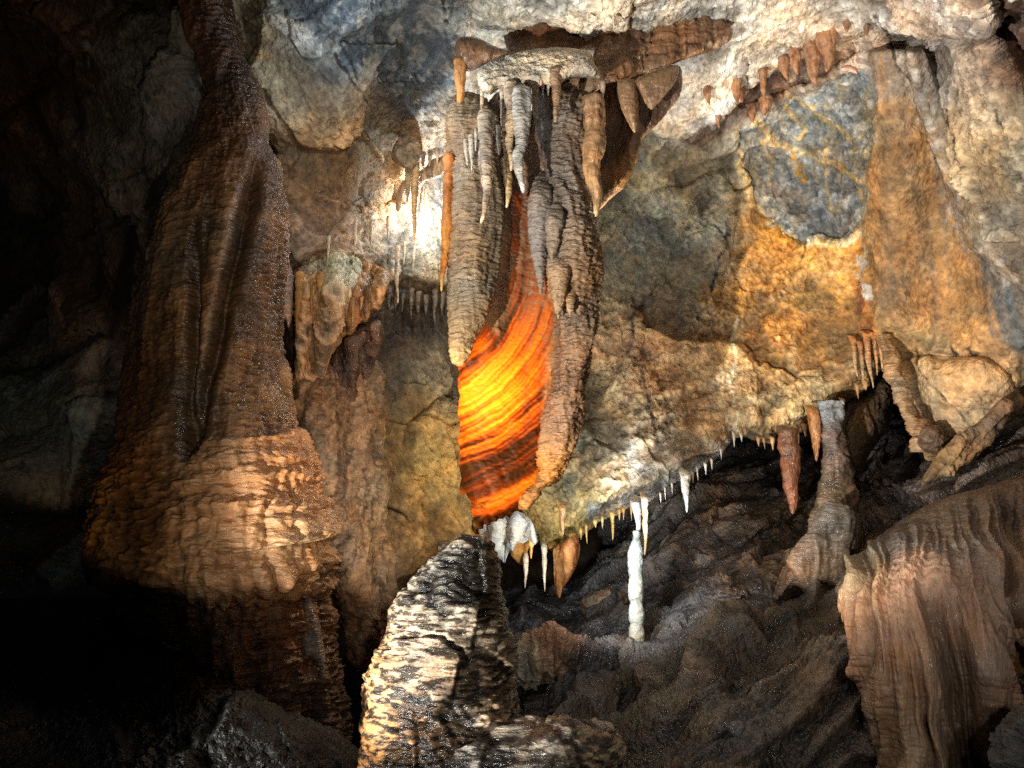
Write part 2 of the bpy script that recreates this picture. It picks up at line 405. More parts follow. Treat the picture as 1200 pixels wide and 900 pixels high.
# rock albedos
ORANGE = (.50, .25, .08); OCHRE = (.46, .33, .15); TAN = (.42, .32, .20); BROWN = (.20, .12, .07); DBROWN = (.09, .055, .035)
GREY = (.22, .23, .23); BLUE = (.17, .20, .22); DGREY = (.07, .08, .085); WHITE = (.75, .72, .66); PINK = (.48, .36, .29)
FROST = (.48, .44, .38); YELLOW = (.55, .42, .20); RUST = (.38, .14, .05); OLIVE = (.24, .21, .13)
# ================================================================== SETTING
# ---- far recess behind everything
dR = rbf([(200, 300, 8.5), (700, 400, 9.5), (1200, 300, 9), (300, 900, 8.5), (700, 900, 9), (1300, 900, 8.5), (1050, 480, 9)])
o = sheet('cave_recess', [(-250, -200), (1450, -200), (1450, 1050), (-250, 1050)], dR, M['dark'], [(600, 500, 500, DBROWN), (1000, 400, 200, (.06, .05, .04))],
          lambda p: crag(p, 2.0), step=7, ragged=0)
tag(o, kind='structure')

# ---- great rear wall + ceiling in one sheet
dW = rbf([(560, 640, 5.5), (640, 640, 5.55), (740, 590, 5.6), (860, 510, 5.8), (1040, 430, 5.7), (700, 400, 6.3), (860, 300, 6.25), (1000, 300, 6.0),
          (940, 180, 6.1), (780, 230, 6.3), (560, 95, 5.5), (600, 0, 4.7), (700, 0, 4.5), (800, 130, 5.7), (800, 0, 4.7), (1000, 50, 5.2), (1000, -120, 4.0), (600, -150, 3.8),
          (400, -150, 3.9), (450, 300, 5.4), (350, 300, 5.1), (400, 130, 4.9), (400, 0, 4.5), (500, 0, 4.8), (500, 210, 5.9), (540, 330, 6.1),
          (450, 500, 5.25), (370, 550, 4.8), (420, 760, 5.0), (500, 650, 5.3), (1020, 200, 5.5), (1100, 300, 5.2), (1200, 200, 4.3), (1200, 0, 3.8),
          (1200, 400, 4.7), (1100, 450, 5.1), (1180, 470, 5.0), (1350, 0, 3.4), (1350, 450, 4.4), (260, 0, 4.6), (290, 150, 4.9)])
polyW = [(225, -160), (1380, -160), (1380, 480), (1230, 490), (1160, 510), (1120, 540), (1085, 540), (1068, 470), (1050, 440), (1036, 428), (1020, 450), (1003, 468), (985, 474),
         (975, 500), (958, 492), (940, 508), (925, 505), (905, 520), (880, 515), (860, 508), (845, 530), (825, 542), (806, 560), (786, 566), (765, 584), (742, 590),
         (722, 604), (700, 610), (684, 624), (668, 636), (650, 645), (636, 640), (620, 628), (604, 612), (588, 606), (566, 618), (548, 640), (520, 660), (500, 690), (470, 765),
         (430, 790), (412, 765), (397, 700), (374, 640), (354, 560), (344, 470), (338, 440), (325, 380), (318, 250), (290, 140), (262, 90), (240, 40)]
DRAP = [(1022, 60), (1085, 60), (1110, 150), (1135, 225), (1160, 290), (1220, 350), (1300, 470), (1060, 470), (1040, 430), (1020, 370), (1012, 300), (1014, 240), (1020, 180), (1030, 120)]
PATCH = [(862, 150), (880, 145), (925, 118), (960, 100), (1010, 82), (1024, 100), (1024, 170), (1014, 240), (1012, 270), (988, 285), (960, 280), (938, 285), (915, 276), (898, 262), (880, 235), (868, 195)]
TOPR = [(560, -160), (1380, -160), (1380, -40), (1180, 10), (1150, 40), (1060, 45), (1015, 30), (960, 55), (910, 75), (860, 120), (835, 155), (800, 165), (770, 158), (745, 130), (700, 60), (660, 30), (560, 30)]
UPL = [(200, -160), (545, -160), (535, 60), (530, 175), (470, 225), (420, 245), (380, 290), (345, 310), (318, 320), (300, 200), (260, 90)]
RIB = [(1045, -160), (1062, 60), (1088, 150), (1112, 225), (1136, 285), (1165, 305), (1205, 345), (1400, 520), (1400, -160)]
BAND = [(350, 318), (420, 318), (460, 325), (525, 335), (560, 335), (560, 200), (520, 195), (470, 228), (425, 246), (380, 292)]
LFLUT = [(345, 440), (440, 430), (452, 600), (460, 760), (430, 795), (400, 765), (380, 700), (345, 600)]
spots = [
 (300, 60, 60, OLIVE), (400, 20, 90, (.24, .25, .25)), (480, 60, 80, (.34, .35, .35)), (350, 60, 50, (.27, .26, .22)), (520, 120, 40, (.40, .38, .33)),
 (370, 130, 60, (.33, .25, .15)), (430, 150, 60, (.42, .26, .12)), (350, 220, 60, (.34, .19, .09)), (440, 210, 50, (.46, .27, .10)), (520, 150, 30, (.36, .28, .2)),
 (380, 270, 40, (.46, .34, .26)), (450, 270, 60, (.62, .56, .46)), (520, 230, 40, (.75, .72, .66)), (500, 310, 50, (.50, .46, .34)),
 (460, 360, 40, (.14, .11, .08)), (420, 400, 50, (.14, .09, .06)), (500, 380, 40, (.10, .08, .06)), (520, 420, 60, (.28, .24, .15)), (480, 560, 70, (.52, .38, .15)),
 (400, 560, 50, (.32, .22, .15)), (400, 680, 60, (.30, .18, .11)), (500, 640, 60, (.46, .33, .16)),
 (600, 20, 60, (.36, .34, .28)), (700, 0, 80, (.42, .40, .36)), (800, 20, 80, (.52, .50, .45)), (900, 30, 80, (.52, .46, .38)), (830, 100, 50, (.60, .55, .49)),
 (960, 20, 60, (.32, .26, .20)), (1060, 40, 60, (.36, .30, .26)), (1100, 90, 60, (.34, .30, .26)), (1150, 200, 80, (.36, .30, .21)), (1190, 300, 60, (.34, .31, .27)), (1190, 60, 50, (.10, .06, .04)),
 (780, 260, 60, (.36, .33, .23)), (720, 280, 60, (.42, .37, .23)), (820, 220, 50, (.30, .28, .21)), (740, 330, 50, (.50, .42, .25)), (760, 420, 60, (.50, .33, .20)),
 (820, 400, 50, (.38, .29, .16)), (700, 500, 60, (.34, .28, .14)), (740, 540, 50, (.56, .52, .42)), (820, 480, 50, (.54, .37, .22)), (650, 620, 60, (.62, .48, .20)), (640, 560, 50, (.42, .32, .14)),  # palest spot holds the lamp's glow above the lip
 (880, 320, 60, (.55, .28, .07)), (950, 340, 90, (.66, .33, .06)), (1000, 330, 50, (.62, .32, .09)), (940, 440, 70, (.50, .36, .18)), (880, 480, 60, (.42, .33, .2)), (980, 440, 50, (.55, .45, .3)), (1010, 370, 25, (.40, .15, .05)),
 (1060, 240, 60, (.50, .28, .12)), (1080, 330, 70, (.50, .31, .13)), (1040, 380, 40, (.40, .30, .16)), (1130, 360, 50, (.48, .28, .12)), (1110, 440, 50, (.35, .25, .15)), (1170, 440, 50, (.29, .21, .13)), (1060, 470, 40, (.36, .25, .15)), (1190, 360, 30, (.13, .15, .16))]
def dispW(p): return crag(p, .8)
def mixcrag(p):
    base = crag(p, .75)
    return base
PATCH = [(861, 150), (882, 146), (905, 128), (928, 112), (952, 108), (972, 92), (1012, 80), (1026, 98), (1024, 170), (1017, 205), (1015, 250), (1006, 272), (985, 288), (966, 279), (942, 287), (915, 278), (900, 260), (886, 248), (878, 222), (866, 196)]
patches = [([(868, 262), (915, 283), (990, 288), (1014, 296), (1016, 400), (965, 425), (885, 405), (866, 335)], (.57, .31, .11), 14), ([(1020, 120), (1075, 110), (1100, 180), (1150, 300), (1170, 380), (1060, 385), (1022, 360), (1016, 260)], (.40, .25, .13), 10), (PATCH, (.30, .33, .34), 2), ([(700, 270), (790, 215), (860, 190), (870, 230), (860, 300), (850, 330), (790, 340), (720, 330), (700, 320)], (.33, .33, .27), 18),
           ([(1145, 295), (1165, 305), (1200, 350), (1260, 400), (1200, 415), (1165, 395)], (.12, .14, .15), 4),
           ([(370, -20), (540, -20), (530, 90), (490, 150), (470, 120), (430, 90), (390, 80), (350, 30)], (.20, .23, .25), 14),
           ([(420, 50), (470, 60), (465, 88), (420, 90), (402, 70)], (.15, .20, .22), 3),
           ([(655, 480), (690, 440), (705, 460), (700, 540), (660, 590), (640, 580)], (.14, .14, .09), 10),
           ([(690, 590), (760, 578), (730, 600), (690, 612)], (.22, .27, .30), 5),
           ([(1150, 0), (1250, -20), (1250, 130), (1205, 125), (1180, 90), (1160, 40)], (.10, .06, .045), 5),
           ([(800, 165), (835, 140), (870, 108), (930, 72), (1000, 42), (1015, 60), (985, 85), (925, 112), (870, 142), (820, 175)], (.16, .10, .07), 4),  # dark brown strip paints the shade of the recess under the ledge
           ([(400, 345), (460, 335), (530, 342), (530, 400), (480, 395), (440, 440), (400, 440), (390, 400)], (.06, .045, .03), 9),  # dark patch paints the shade beneath the pale band
           ([(1002, 335), (1022, 335), (1030, 410), (1005, 400)], (.36, .12, .04), 5)]
Y = (.66, .50, .24); YW = (.74, .66, .5); CR = (.80, .70, .48)
veins = [([(858, 250), (850, 262), (843, 300), (838, 330), (834, 345), (838, 362)], (.03, .022, .015), 1.5), ([(1118, 406), (1126, 418)], (.03, .022, .015), 3), ([(1075, 405), (1085, 440), (1110, 462), (1130, 490), (1134, 502)], (.03, .022, .015), 2), ([(1140, 410), (1146, 415)], (.03, .022, .015), 2.5), ([(1172, 430), (1176, 442)], (.03, .022, .015), 2.5), ([(1115, 130), (1122, 160), (1135, 195)], (.03, .022, .015), 2), ([(1172, 125), (1180, 150)], (.03, .022, .015), 2), ([(1030, 10), (1045, 60), (1065, 95)], (.03, .022, .015), 1.5), ([(780, 330), (820, 318), (850, 300)], (.3, .22, .12), 1.5), ([(945, 288), (940, 310)], (.03, .022, .015), 1.2), ([(520, 0), (525, 60), (530, 100)], (.05, .05, .05), 2.5), ([(390, 60), (410, 90), (430, 120)], (.06, .06, .06), 2),
         ([(862, 150), (868, 200), (884, 240), (900, 262), (915, 275), (940, 285), (988, 286), (1012, 270)], Y, 3.5),
         ([(885, 140), (910, 168), (950, 182), (985, 195), (1012, 215)], Y, 4.5), ([(925, 108), (955, 125), (968, 140), (990, 155), (1005, 175)], Y, 3.5),
         ([(930, 185), (940, 210), (936, 205)], (.55, .33, .1), 5), ([(965, 160), (970, 195), (972, 250)], Y, 2.5), ([(915, 110), (930, 140), (945, 150), (935, 165)], Y, 2.5),
         ([(862, 150), (868, 200), (884, 240), (900, 262), (915, 275), (940, 285), (988, 286), (1012, 270)], CR, 1.3), ([(885, 140), (910, 168), (950, 182), (985, 195), (1012, 215)], CR, 1.2), ([(945, 112), (957, 130), (975, 140)], CR, 1), ([(890, 160), (905, 190), (900, 215)], Y, 2), ([(985, 195), (1000, 210), (1010, 235)], Y, 3), ([(1012, 300), (1014, 240), (1020, 180), (1030, 120)], CR, 2), ([(740, 350), (738, 420), (760, 460), (770, 520)], (.15, .11, .085), 2.5),
         ([(862, 376), (857, 400), (861, 425), (855, 452), (860, 478), (864, 505)], YW, 1.8), ([(1009, 300), (1013, 312), (1010, 322), (1018, 338), (1022, 352)], WHITE, 3.2), ([(742, 588), (765, 582), (786, 564), (806, 556), (826, 540), (845, 528), (862, 505)], WHITE, 4),
         ([(742, 588), (742, 540), (738, 520)], (.7, .68, .62), 6), ([(700, 608), (722, 600), (742, 586)], YW, 5), ([(240, 10), (275, 45), (300, 65), (320, 66)], (.3, .2, .1), 2),  # first pale streak paints the lamp's upward glow from the lip
         ([(296, 115), (330, 140), (345, 170)], (.5, .42, .3), 1.6), ([(380, 150), (392, 200), (392, 250)], (.5, .36, .2), 1.6), ([(440, 130), (450, 190)], (.3, .24, .15), 3)]
relief = [(PATCH, -.04, 1.8), (TOPR, .22, 6), (UPL, .25, 8), (DRAP, .48, 2.5, lambda x, y: sm(1120, 1030, x)*sm(440, 370, y)), (LFLUT, .12, 8), ([(730, 355), (742, 352), (752, 380), (748, 420), (735, 410)], .04, 4),
          ([(655, 470), (690, 440), (700, 500), (690, 560), (650, 600)], .06, 8), ([(845, 200), (858, 250), (850, 300), (838, 365), (700, 340), (700, 260)], .07, 4),
          (BAND, .10, 5), ([(530, -160), (560, -160), (552, 40), (545, 130), (535, 60)], .12, 4), ([(400, 50), (470, 50), (475, 85), (420, 95)], .05, 3), ([(445, 95), (490, 100), (485, 145), (455, 140)], .08, 6),
          ([(1060, 420), (1150, 430), (1190, 470), (1130, 540), (1080, 530), (1045, 440)], .1, 6), ([(870, 60), (1010, 30), (1020, 60), (930, 105), (868, 125)], -.08, 4),
          (RIB, .15, 3, lambda x, y: sm(1280, 1150, x)), ([(1150, -20), (1390, -60), (1390, 260), (1300, 250), (1210, 130), (1165, 50)], -.25, 5)]
def mixc(C, m, c): return C*(1-m)[:, None]+np.array(c)[None]*m[:, None]
def postW(C, fx, fy, wx, wy, Wp):
    n1 = fbm(Wp*5+3, 5, .65); n2 = fbm(Wp*13+8, 4, .65); n3 = fbm(Wp*28, 3, .6); al = .9*fx-.43*fy; ac = .43*fx+.9*fy; g = np.stack([al/75+.9*n1, ac/21+.9*n2, 0*fx], 1); n4 = fbm(g, 5, .62); n5 = fbm(g*2.3+20, 4, .62)
    # blue-grey limestone, mottled with bare pale crust
    m = sm(25, -15, near(wx, wy, [(330, -60), (545, -60), (535, 90), (520, 140), (480, 150), (455, 100), (400, 90), (340, 60)]))
    C = mixc(C, m*sm(.0, .12, n1+.4*n2)*.85, (.07, .09, .11)); C = mixc(C, m*sm(.02, .14, -n1+.4*n2)*.7, (.50, .49, .44))
    m = sm(3, -3, near(wx, wy, PATCH))
    C = mixc(C, m*sm(-.02, .10, n2+.5*n3)*.75, (.09, .11, .12)); C = mixc(C, m*sm(.03, .14, -n2+.6*n3)*.75, (.46, .48, .48)); C = mixc(C, m*sm(.12, .22, n1)*.5, (.44, .36, .2))
    m = sm(50, -30, near(wx, wy, [(700, 250), (790, 200), (862, 170), (862, 330), (845, 380), (760, 370), (700, 420)]))
    C = mixc(C, m*sm(.0, .16, n4+.5*n3)*.6, (.19, .20, .18)); C = mixc(C, m*sm(.02, .2, -n5+.4*n3)*.5, (.50, .42, .25))
    m = near(wx, wy, [(660, 400), (862, 330), (1000, 300), (1020, 440), (860, 520), (700, 620), (640, 560)]); m = sm(30, -30, m)
    C = mixc(C, m*sm(.03, .2, n4)*.55, (.27, .15, .08)); C = mixc(C, m*sm(.05, .22, n5)*.5, (.60, .47, .27)); C = mixc(C, m*sm(.08, .2, -n5)*.45, (.13, .11, .08))
    # general dirt and pale mineral bloom
    C = mixc(C, sm(.15, .35, n1)*.2, (.12, .08, .05)); C = C*(1+.22*np.tanh(3*n3)+.22*np.tanh(3*n2))[:, None]*1.12
    m = sm(12, -8, near(wx, wy, TOPR)); C = mixc(C, m*sm(.05, .2, n2+.3*n3)*.6, (.66, .63, .57)); C = mixc(C, m*sm(.1, .2, n1-.3)*.5, (.2, .14, .1))
    # streaks on the tall drapery and rust runs on the orange wall
    st = fbm(np.stack([(fx-1015)/(10+fy*.03), fy/260, 0*fx], 1), 4, .6)
    m = sm(3, -5, near(wx, wy, DRAP))*sm(425, 360, fy+.8*(wx-fx)); C = mixc(C, m*sm(0, .25, st)*.6, (.52, .29, .12)); C = mixc(C, m*sm(0, .25, -st)*.6, (.27, .19, .12))
    s2 = fbm(np.stack([fx/7, fy/120, 0*fx+4], 1), 3, .6); m = sm(30, -20, near(wx, wy, [(870, 290), (1012, 290), (1015, 430), (880, 420)]))
    C = mixc(C, m*sm(.05, .3, s2)*.5, (.42, .19, .06)); C = mixc(C, m*sm(.08, .25, -n1)*.5, (.62, .36, .11))
    m = sm(40, -30, near(wx, wy, LFLUT)); sv = fbm(np.stack([(fx+wx-fx)/5.5, fy/150, 0*fx], 1), 3, .6)
    C = mixc(C, m*.7, (.23, .155, .10)); C = mixc(C, m*sm(0, .25, sv)*.8, (.09, .06, .04)); C = mixc(C, m*sm(.02, .25, -sv)*.6, (.40, .29, .19))
    # whitish crust where the rib meets the drapery, white calcite along the lip with the lamp's glow painted above it
    d = np.abs(sdf(wx, wy, RIB)); C = mixc(C, np.exp(-(d/9)**2)*sm(-.2, .2, n2)*.7*sm(400, 330, fy), (.62, .57, .52))
    m = np.exp(-((wx-742)/26)**2-((wy-552)/34)**2)*.8; C = mixc(C, m*sm(-.15, .15, n2), (.74, .74, .72))
    m = sm(20, 0, np.abs(sdf(fx, fy, polyW)))*sm(700, 740, fx)*sm(890, 850, fx)*sm(470, 500, fy); C = mixc(C, m*sm(-.25, .1, n2), (.72, .68, .60))
    return C
_m = {}
def dispWall(p):
    # project back to know which rock style applies where
    x = p[:, 0]; yy = p[:, 1]; z = p[:, 2]-CAMZ
    dep = yy*cs+z*sn; zz = -yy*sn+z*cs; px = 600+F*x/dep; py = 450-F*zz/dep
    wx = px+14*fbm(p*1.5, 3); wy = py+14*fbm(p*1.5+8, 3)
    base = crag(p, 1.0)
    mF = np.maximum(sm(8, -8, near(wx, wy, TOPR)), sm(8, -8, near(wx, wy, BAND)))
    mD = sm(3, -3, near(wx, wy, DRAP))*sm(425, 360, py); mL = sm(6, -6, near(wx, wy, LFLUT)); mP = sm(3, -3, near(wx, wy, PATCH))
    d = base*(1-mF)+mF*(pitted(p, 1.3)+crag(p, .55))
    d = d*(1-mD)+mD*(flute(S3(p, 1, 1, .7), .35, 4)+.02*fbm(p*7, 4)+.006*fbm(p*30, 3))
    d = d*(1-mL)+mL*(flute(p, 1.3, 8)+flute(p+5, .7, 19)+.01*fbm(p*12, 3))
    d = d*(1-mP)+mP*(.02*facet(p*4)+.014*facet(p*11)+.012*fbm(p*12, 4)+.012*fbm(p*30, 3, ridge=True))
    # slabby bedding that climbs to the right on the middle wall
    mB = sm(0, 60, px-690)*sm(960, 840, px)*sm(330, 400, py)
    q = np.stack([px/90-py/400, py/18+px/55, 0*px], 1)
    q2 = q+.35*np.stack([0*px, perlin(p*2), 0*px], 1)
    d = d+mB*(.022*saw(q2[:, 1]*.55+.8*fbm(p*1.6, 2))*np.clip(.6+perlin(p*1.7+5)*1.5, 0, 1)+.02*fbm(q, 3, ridge=True))
    return d
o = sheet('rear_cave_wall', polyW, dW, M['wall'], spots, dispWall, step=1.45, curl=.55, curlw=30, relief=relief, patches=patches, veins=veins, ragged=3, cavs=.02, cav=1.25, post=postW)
tag(o, kind='structure')

# ---- dark left wall behind the big column
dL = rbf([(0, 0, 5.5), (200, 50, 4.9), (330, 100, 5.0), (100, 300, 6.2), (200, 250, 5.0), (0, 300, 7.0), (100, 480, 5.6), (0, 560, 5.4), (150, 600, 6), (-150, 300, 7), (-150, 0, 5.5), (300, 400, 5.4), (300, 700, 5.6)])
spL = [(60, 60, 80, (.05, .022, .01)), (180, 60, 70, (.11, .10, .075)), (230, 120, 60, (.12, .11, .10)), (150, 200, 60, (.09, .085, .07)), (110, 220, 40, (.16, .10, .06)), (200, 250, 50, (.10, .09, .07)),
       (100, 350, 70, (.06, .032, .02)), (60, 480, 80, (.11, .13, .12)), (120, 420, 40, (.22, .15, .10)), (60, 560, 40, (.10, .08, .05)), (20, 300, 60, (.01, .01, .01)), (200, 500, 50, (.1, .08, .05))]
relL = [([(-200, -200), (130, -200), (135, 10), (95, 50), (70, 80), (35, 110), (0, 140), (-200, 200)], .5, 8), ([(40, 120), (100, 40), (180, 0), (240, 20), (262, 100), (255, 200), (220, 300), (150, 240), (80, 200)], .35, 10),
        ([(-60, 410), (40, 440), (85, 410), (120, 405), (150, 420), (150, 560), (80, 600), (0, 590), (-80, 560)], .45, 12)]
veL = [([(98, 45), (110, 100), (130, 140)], (.3, .27, .2), 1.2), ([(178, 80), (190, 110), (205, 125)], (.25, .22, .16), 1.2), ([(172, 245), (166, 300), (163, 400)], (.36, .26, .16), 3), ([(70, 330), (80, 380)], (.2, .13, .08), 6)]
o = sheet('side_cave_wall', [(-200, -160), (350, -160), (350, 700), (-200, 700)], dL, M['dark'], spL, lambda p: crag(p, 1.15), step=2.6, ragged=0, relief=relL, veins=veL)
tag(o, kind='structure')

# ---- sloping floor of damp rock
dF = rbf([(800, 950, 3.5), (1000, 950, 3.4), (620, 950, 4.0), (740, 800, 4.75), (600, 780, 5.2), (640, 720, 6.0), (700, 690, 6.6), (780, 640, 6.6), (850, 580, 6.9), (950, 560, 6.6), (1000, 640, 5.7),
          (900, 700, 5.0), (1000, 720, 4.5), (1100, 600, 5.0), (1100, 560, 5.3), (1250, 520, 5.0), (1350, 700, 4), (1000, 500, 7.2), (1050, 540, 7.4), (1180, 480, 5.4), (850, 800, 4.2), (900, 880, 3.7), (450, 950, 4.2)])
spF = [(700, 850, 80, (0.087, 0.071, 0.054)), (900, 820, 100, (0.133, 0.103, 0.078)), (950, 720, 60, (0.204, 0.151, 0.108)), (780, 720, 60, (0.071, 0.071, 0.072)), (850, 650, 60, (0.133, 0.108, 0.096)), (830, 610, 40, (0.224, 0.162, 0.120)),
       (900, 620, 40, (0.265, 0.184, 0.120)), (880, 680, 40, (0.184, 0.119, 0.084)), (660, 770, 60, (0.071, 0.071, 0.078)), (960, 530, 50, (0.122, 0.097, 0.084)), (1060, 560, 50, (0.102, 0.081, 0.072)), (1130, 620, 50, (0.102, 0.076, 0.060)), (820, 580, 30, (0.204, 0.173, 0.144)), (700, 660, 60, (0.133, 0.119, 0.108)), (760, 620, 40, (0.224, 0.194, 0.168))]
def dispF(p):
    w = p+.14*np.stack([perlin(p*.9), perlin(p*.9+9), perlin(p*.9+31)], 1)+.022*np.stack([perlin(p*5), perlin(p*5+9), perlin(p*5+31)], 1)
    t = w[:, 2]*1.0-w[:, 0]*.62+w[:, 1]*.12
    q = np.stack([w[:, 0]*1.6+w[:, 2]*1.1, w[:, 1]*1.4, w[:, 2]*8-w[:, 0]*4.6], 1)
    m1 = np.clip(.55+1.4*perlin(w*1.5+3), 0, 1.2); m2 = np.clip(.5+1.5*perlin(w*3.1+13), 0, 1.2)
    d = .16*saw(-t*2.4+.5*fbm(w*1.1, 2), .05)*m1+.07*saw(-t*7+.6*fbm(w*1.6, 2), .07)*m2+.026*saw(-t*20+fbm(w*3, 2), .1)*m1
    return d+.05*facet(w*1.6)+.018*facet(w*5)+.014*fbm(q*3, 3, .6, ridge=True)+.008*fbm(p*34, 2, .6, ridge=True)+.06*fbm(w*1.1, 2)
def postF(C, fx, fy, wx, wy, Wp):
    q = np.stack([Wp[:, 0]*1.6+Wp[:, 2]*1.1, Wp[:, 1]*1.4, Wp[:, 2]*8-Wp[:, 0]*4.6], 1); n = fbm(q*1.3, 5, .65); n2 = fbm(Wp*16, 4, .65)
    C = mixc(C, sm(.02, .2, n)*.6, (.04, .036, .034)); C = C*(1+.25*np.tanh(3*n2))[:, None]
    m = sm(.0, .2, -n+.5*n2)*sm(30, -30, sdf(wx, wy, [(790, 660), (820, 590), (930, 560), (970, 640), (900, 700), (830, 720)])); C = C*np.array([.80, .84, .90]); return mixc(C, m*.75, (.29, .21, .14))
o = sheet('rock_slope', [(430, 780), (560, 740), (590, 700), (640, 690), (700, 668), (718, 640), (705, 600), (760, 560), (820, 500), (900, 480), (960, 470), (1010, 430), (1060, 520), (1100, 530), (1150, 470), (1380, 440), (1380, 1060), (430, 1060)],
          dF, M['slope'], spF, dispF, step=1.5, ragged=5, curl=.4, curlw=20, cavs=.03, cav=1.3, post=postF,
          relief=[([(880, 560), (990, 540), (1010, 620), (900, 690), (800, 720), (780, 700), (850, 640)], .12, 6), ([(830, 740), (940, 700), (1020, 690), (1040, 800), (1030, 960), (740, 960), (740, 860)], .16, 22),
                  ([(790, 640), (850, 585), (930, 560), (930, 600), (850, 650), (800, 680)], .12, 5), ([(700, 720), (800, 700), (900, 690), (780, 760), (690, 780)], .14, 8), ([(605, 800), (650, 770), (700, 785), (690, 830), (610, 850)], .15, 8)])
tag(o, kind='structure')

# ---- ground in the foreground left, its deep shade put into a near-black colour
dG = rbf([(0, 760, 3.6), (200, 720, 3.5), (400, 860, 3.1), (0, 950, 2.6), (400, 950, 2.7), (600, 1000, 2.6), (-150, 800, 3.2)])
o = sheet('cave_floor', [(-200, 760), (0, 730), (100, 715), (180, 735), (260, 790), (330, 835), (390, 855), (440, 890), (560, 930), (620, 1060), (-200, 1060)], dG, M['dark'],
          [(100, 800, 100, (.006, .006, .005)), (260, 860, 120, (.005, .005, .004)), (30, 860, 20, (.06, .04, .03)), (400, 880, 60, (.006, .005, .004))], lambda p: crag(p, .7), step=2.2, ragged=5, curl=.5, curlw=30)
tag(o, kind='structure')

# ================================================================== BIG COLUMN
rows = [(-120, 200, 262, 4.3), (0, 215, 268, 4.3), (60, 236, 276, 4.28), (110, 250, 300, 4.25), (180, 222, 316, 4.2), (240, 196, 330, 4.2), (300, 174, 328, 4.15), (360, 162, 322, 4.1), (440, 150, 326, 4.05), (500, 142, 338, 4.0),
        (560, 126, 358, 3.95), (620, 108, 372, 3.9), (675, 106, 374, 3.9), (700, 150, 372, 3.95), (760, 150, 374, 3.95), (800, 150, 384, 3.95), (860, 160, 390, 3.95), (1000, 160, 400, 4.0)]
rt = root('flowstone_column', pt(250, 850, 3.95), 'massive brown wet flowstone column leaning up the left side with rippled skirt', 'column')
cB = [(240, 60, 60, (.12, .065, .04)), (300, 200, 60, (.27, .15, .08)), (230, 260, 50, (.16, .11, .07)), (300, 330, 50, (.29, .16, .08)), (180, 440, 60, (.19, .10, .05)), (240, 440, 50, (.21, .13, .07)), (310, 440, 50, (.34, .18, .08)),
      (140, 620, 50, (.32, .13, .04)), (180, 620, 40, (.19, .12, .06)), (300, 560, 60, (.30, .16, .08)), (300, 640, 70, (.34, .19, .10)), (230, 640, 50, (.27, .18, .11)), (345, 640, 30, (.34, .23, .13)), (200, 760, 60, (.03, .025, .018)), (320, 740, 60, (.09, .045, .025)), (330, 820, 60, (.06, .035, .02))]  # shadow on the lower trunk is put into the last, darkest tones
def dispC(p):
    w = p+.05*np.stack([perlin(p*3), perlin(p*3+9), perlin(p*3+31)], 1)
    x = p[:, 0]; yy = p[:, 1]; z = p[:, 2]-CAMZ; dep = yy*cs+z*sn; zz = -yy*sn+z*cs; px = 600+F*x/dep; py = 450-F*zz/dep
    low = sm(480, 560, py)
    wob = 9*fbm(p*2.2, 3)
    # long valleys that run down the trunk
    v = .085*np.exp(-((px-(306-(py-180)*.235)+wob)/9)**2)*sm(545, 520, py)*sm(140, 200, py)-.018*np.exp(-((px-(288-(py-180)*.2)+wob)/10)**2)*sm(545, 480, py)*sm(140, 200, py)+.06*np.exp(-((px-(215-(py-600)*.06)+wob)/6)**2)*sm(250, 350, py)*sm(560, 500, py)
    v = v+.10*sm(0, 12, 22-np.abs(px-(225+(py-480)*.05)))*0
    d = ripple(p, 1.0, 44, 11)*(1-.3*low)+.03*fbm(w*2.5, 3)+(1-low)*.5*flute(p, 1, 5)
    # stacked skirts with drip fringes in the lower trunk
    ledge = 0
    for yc, am in ((520, .05), (548, .03), (575, .05), (603, .045), (638, .06), (672, .05), (695, .05)):
        yy2 = py+18*fbm(S3(p, 2, 2, .3)+yc, 3)+ (px-280)*.06
        ledge = ledge+.5*am*(sm(-22, 0, yy2-yc)*sm(3, -1, yy2-yc))
    fr = fbm(S3(w, 17, 17, 3), 2, ridge=True)
    right = sm(190, 250, px)
    u = px+14*perlin(p*3+5)+5*perlin(p*9); lob = np.abs(np.sin(u*.17))**.6*(.6+.8*np.abs(perlin(S3(p, 6, 6, 3)))); tt = (py+16*perlin(S3(p, 2.5, 2.5, .5)+3)+.10*(px-280)-600)/41.; tm = sm(585, 605, py)*sm(700, 686, py)
    sh = (py+10*perlin(p*3)-(535-.22*np.clip(px-215, 0, 200))); d = d+.035*sm(-5, 4, sh)*sm(205, 290, px+26*perlin(p*4))*sm(640, 560, py)
    lob = 1.7*lob*(.35+.65*saw(tt, .1))*tm+.8*saw(tt, .08)*tm
    d = d+sm(160, 330, px+30*perlin(p*3))*.030*lob+low*right*(ledge*(.7+.5*fr)+.018*fr)+low*.02*fbm(S3(w, 9, 9, 26), 3, ridge=True)
    d = d+sm(690, 720, py)*(.06*fbm(S3(p, 8, 8, 3), 3, ridge=True))
    sc1 = worley(S3(w, 8, 8, 27))[0]; sc2 = worley(S3(w, 20, 20, 60)+4)[0]
    return d-v+.022*(1-sc1)*(.25+1.0*low)+.010*(1-sc2)*(.5+.5*low)
column('trunk', rows, M['scaly'], cB, dispC, step=1.35, flat=.9, parent=rt, cavs=.014, cav=1.5)
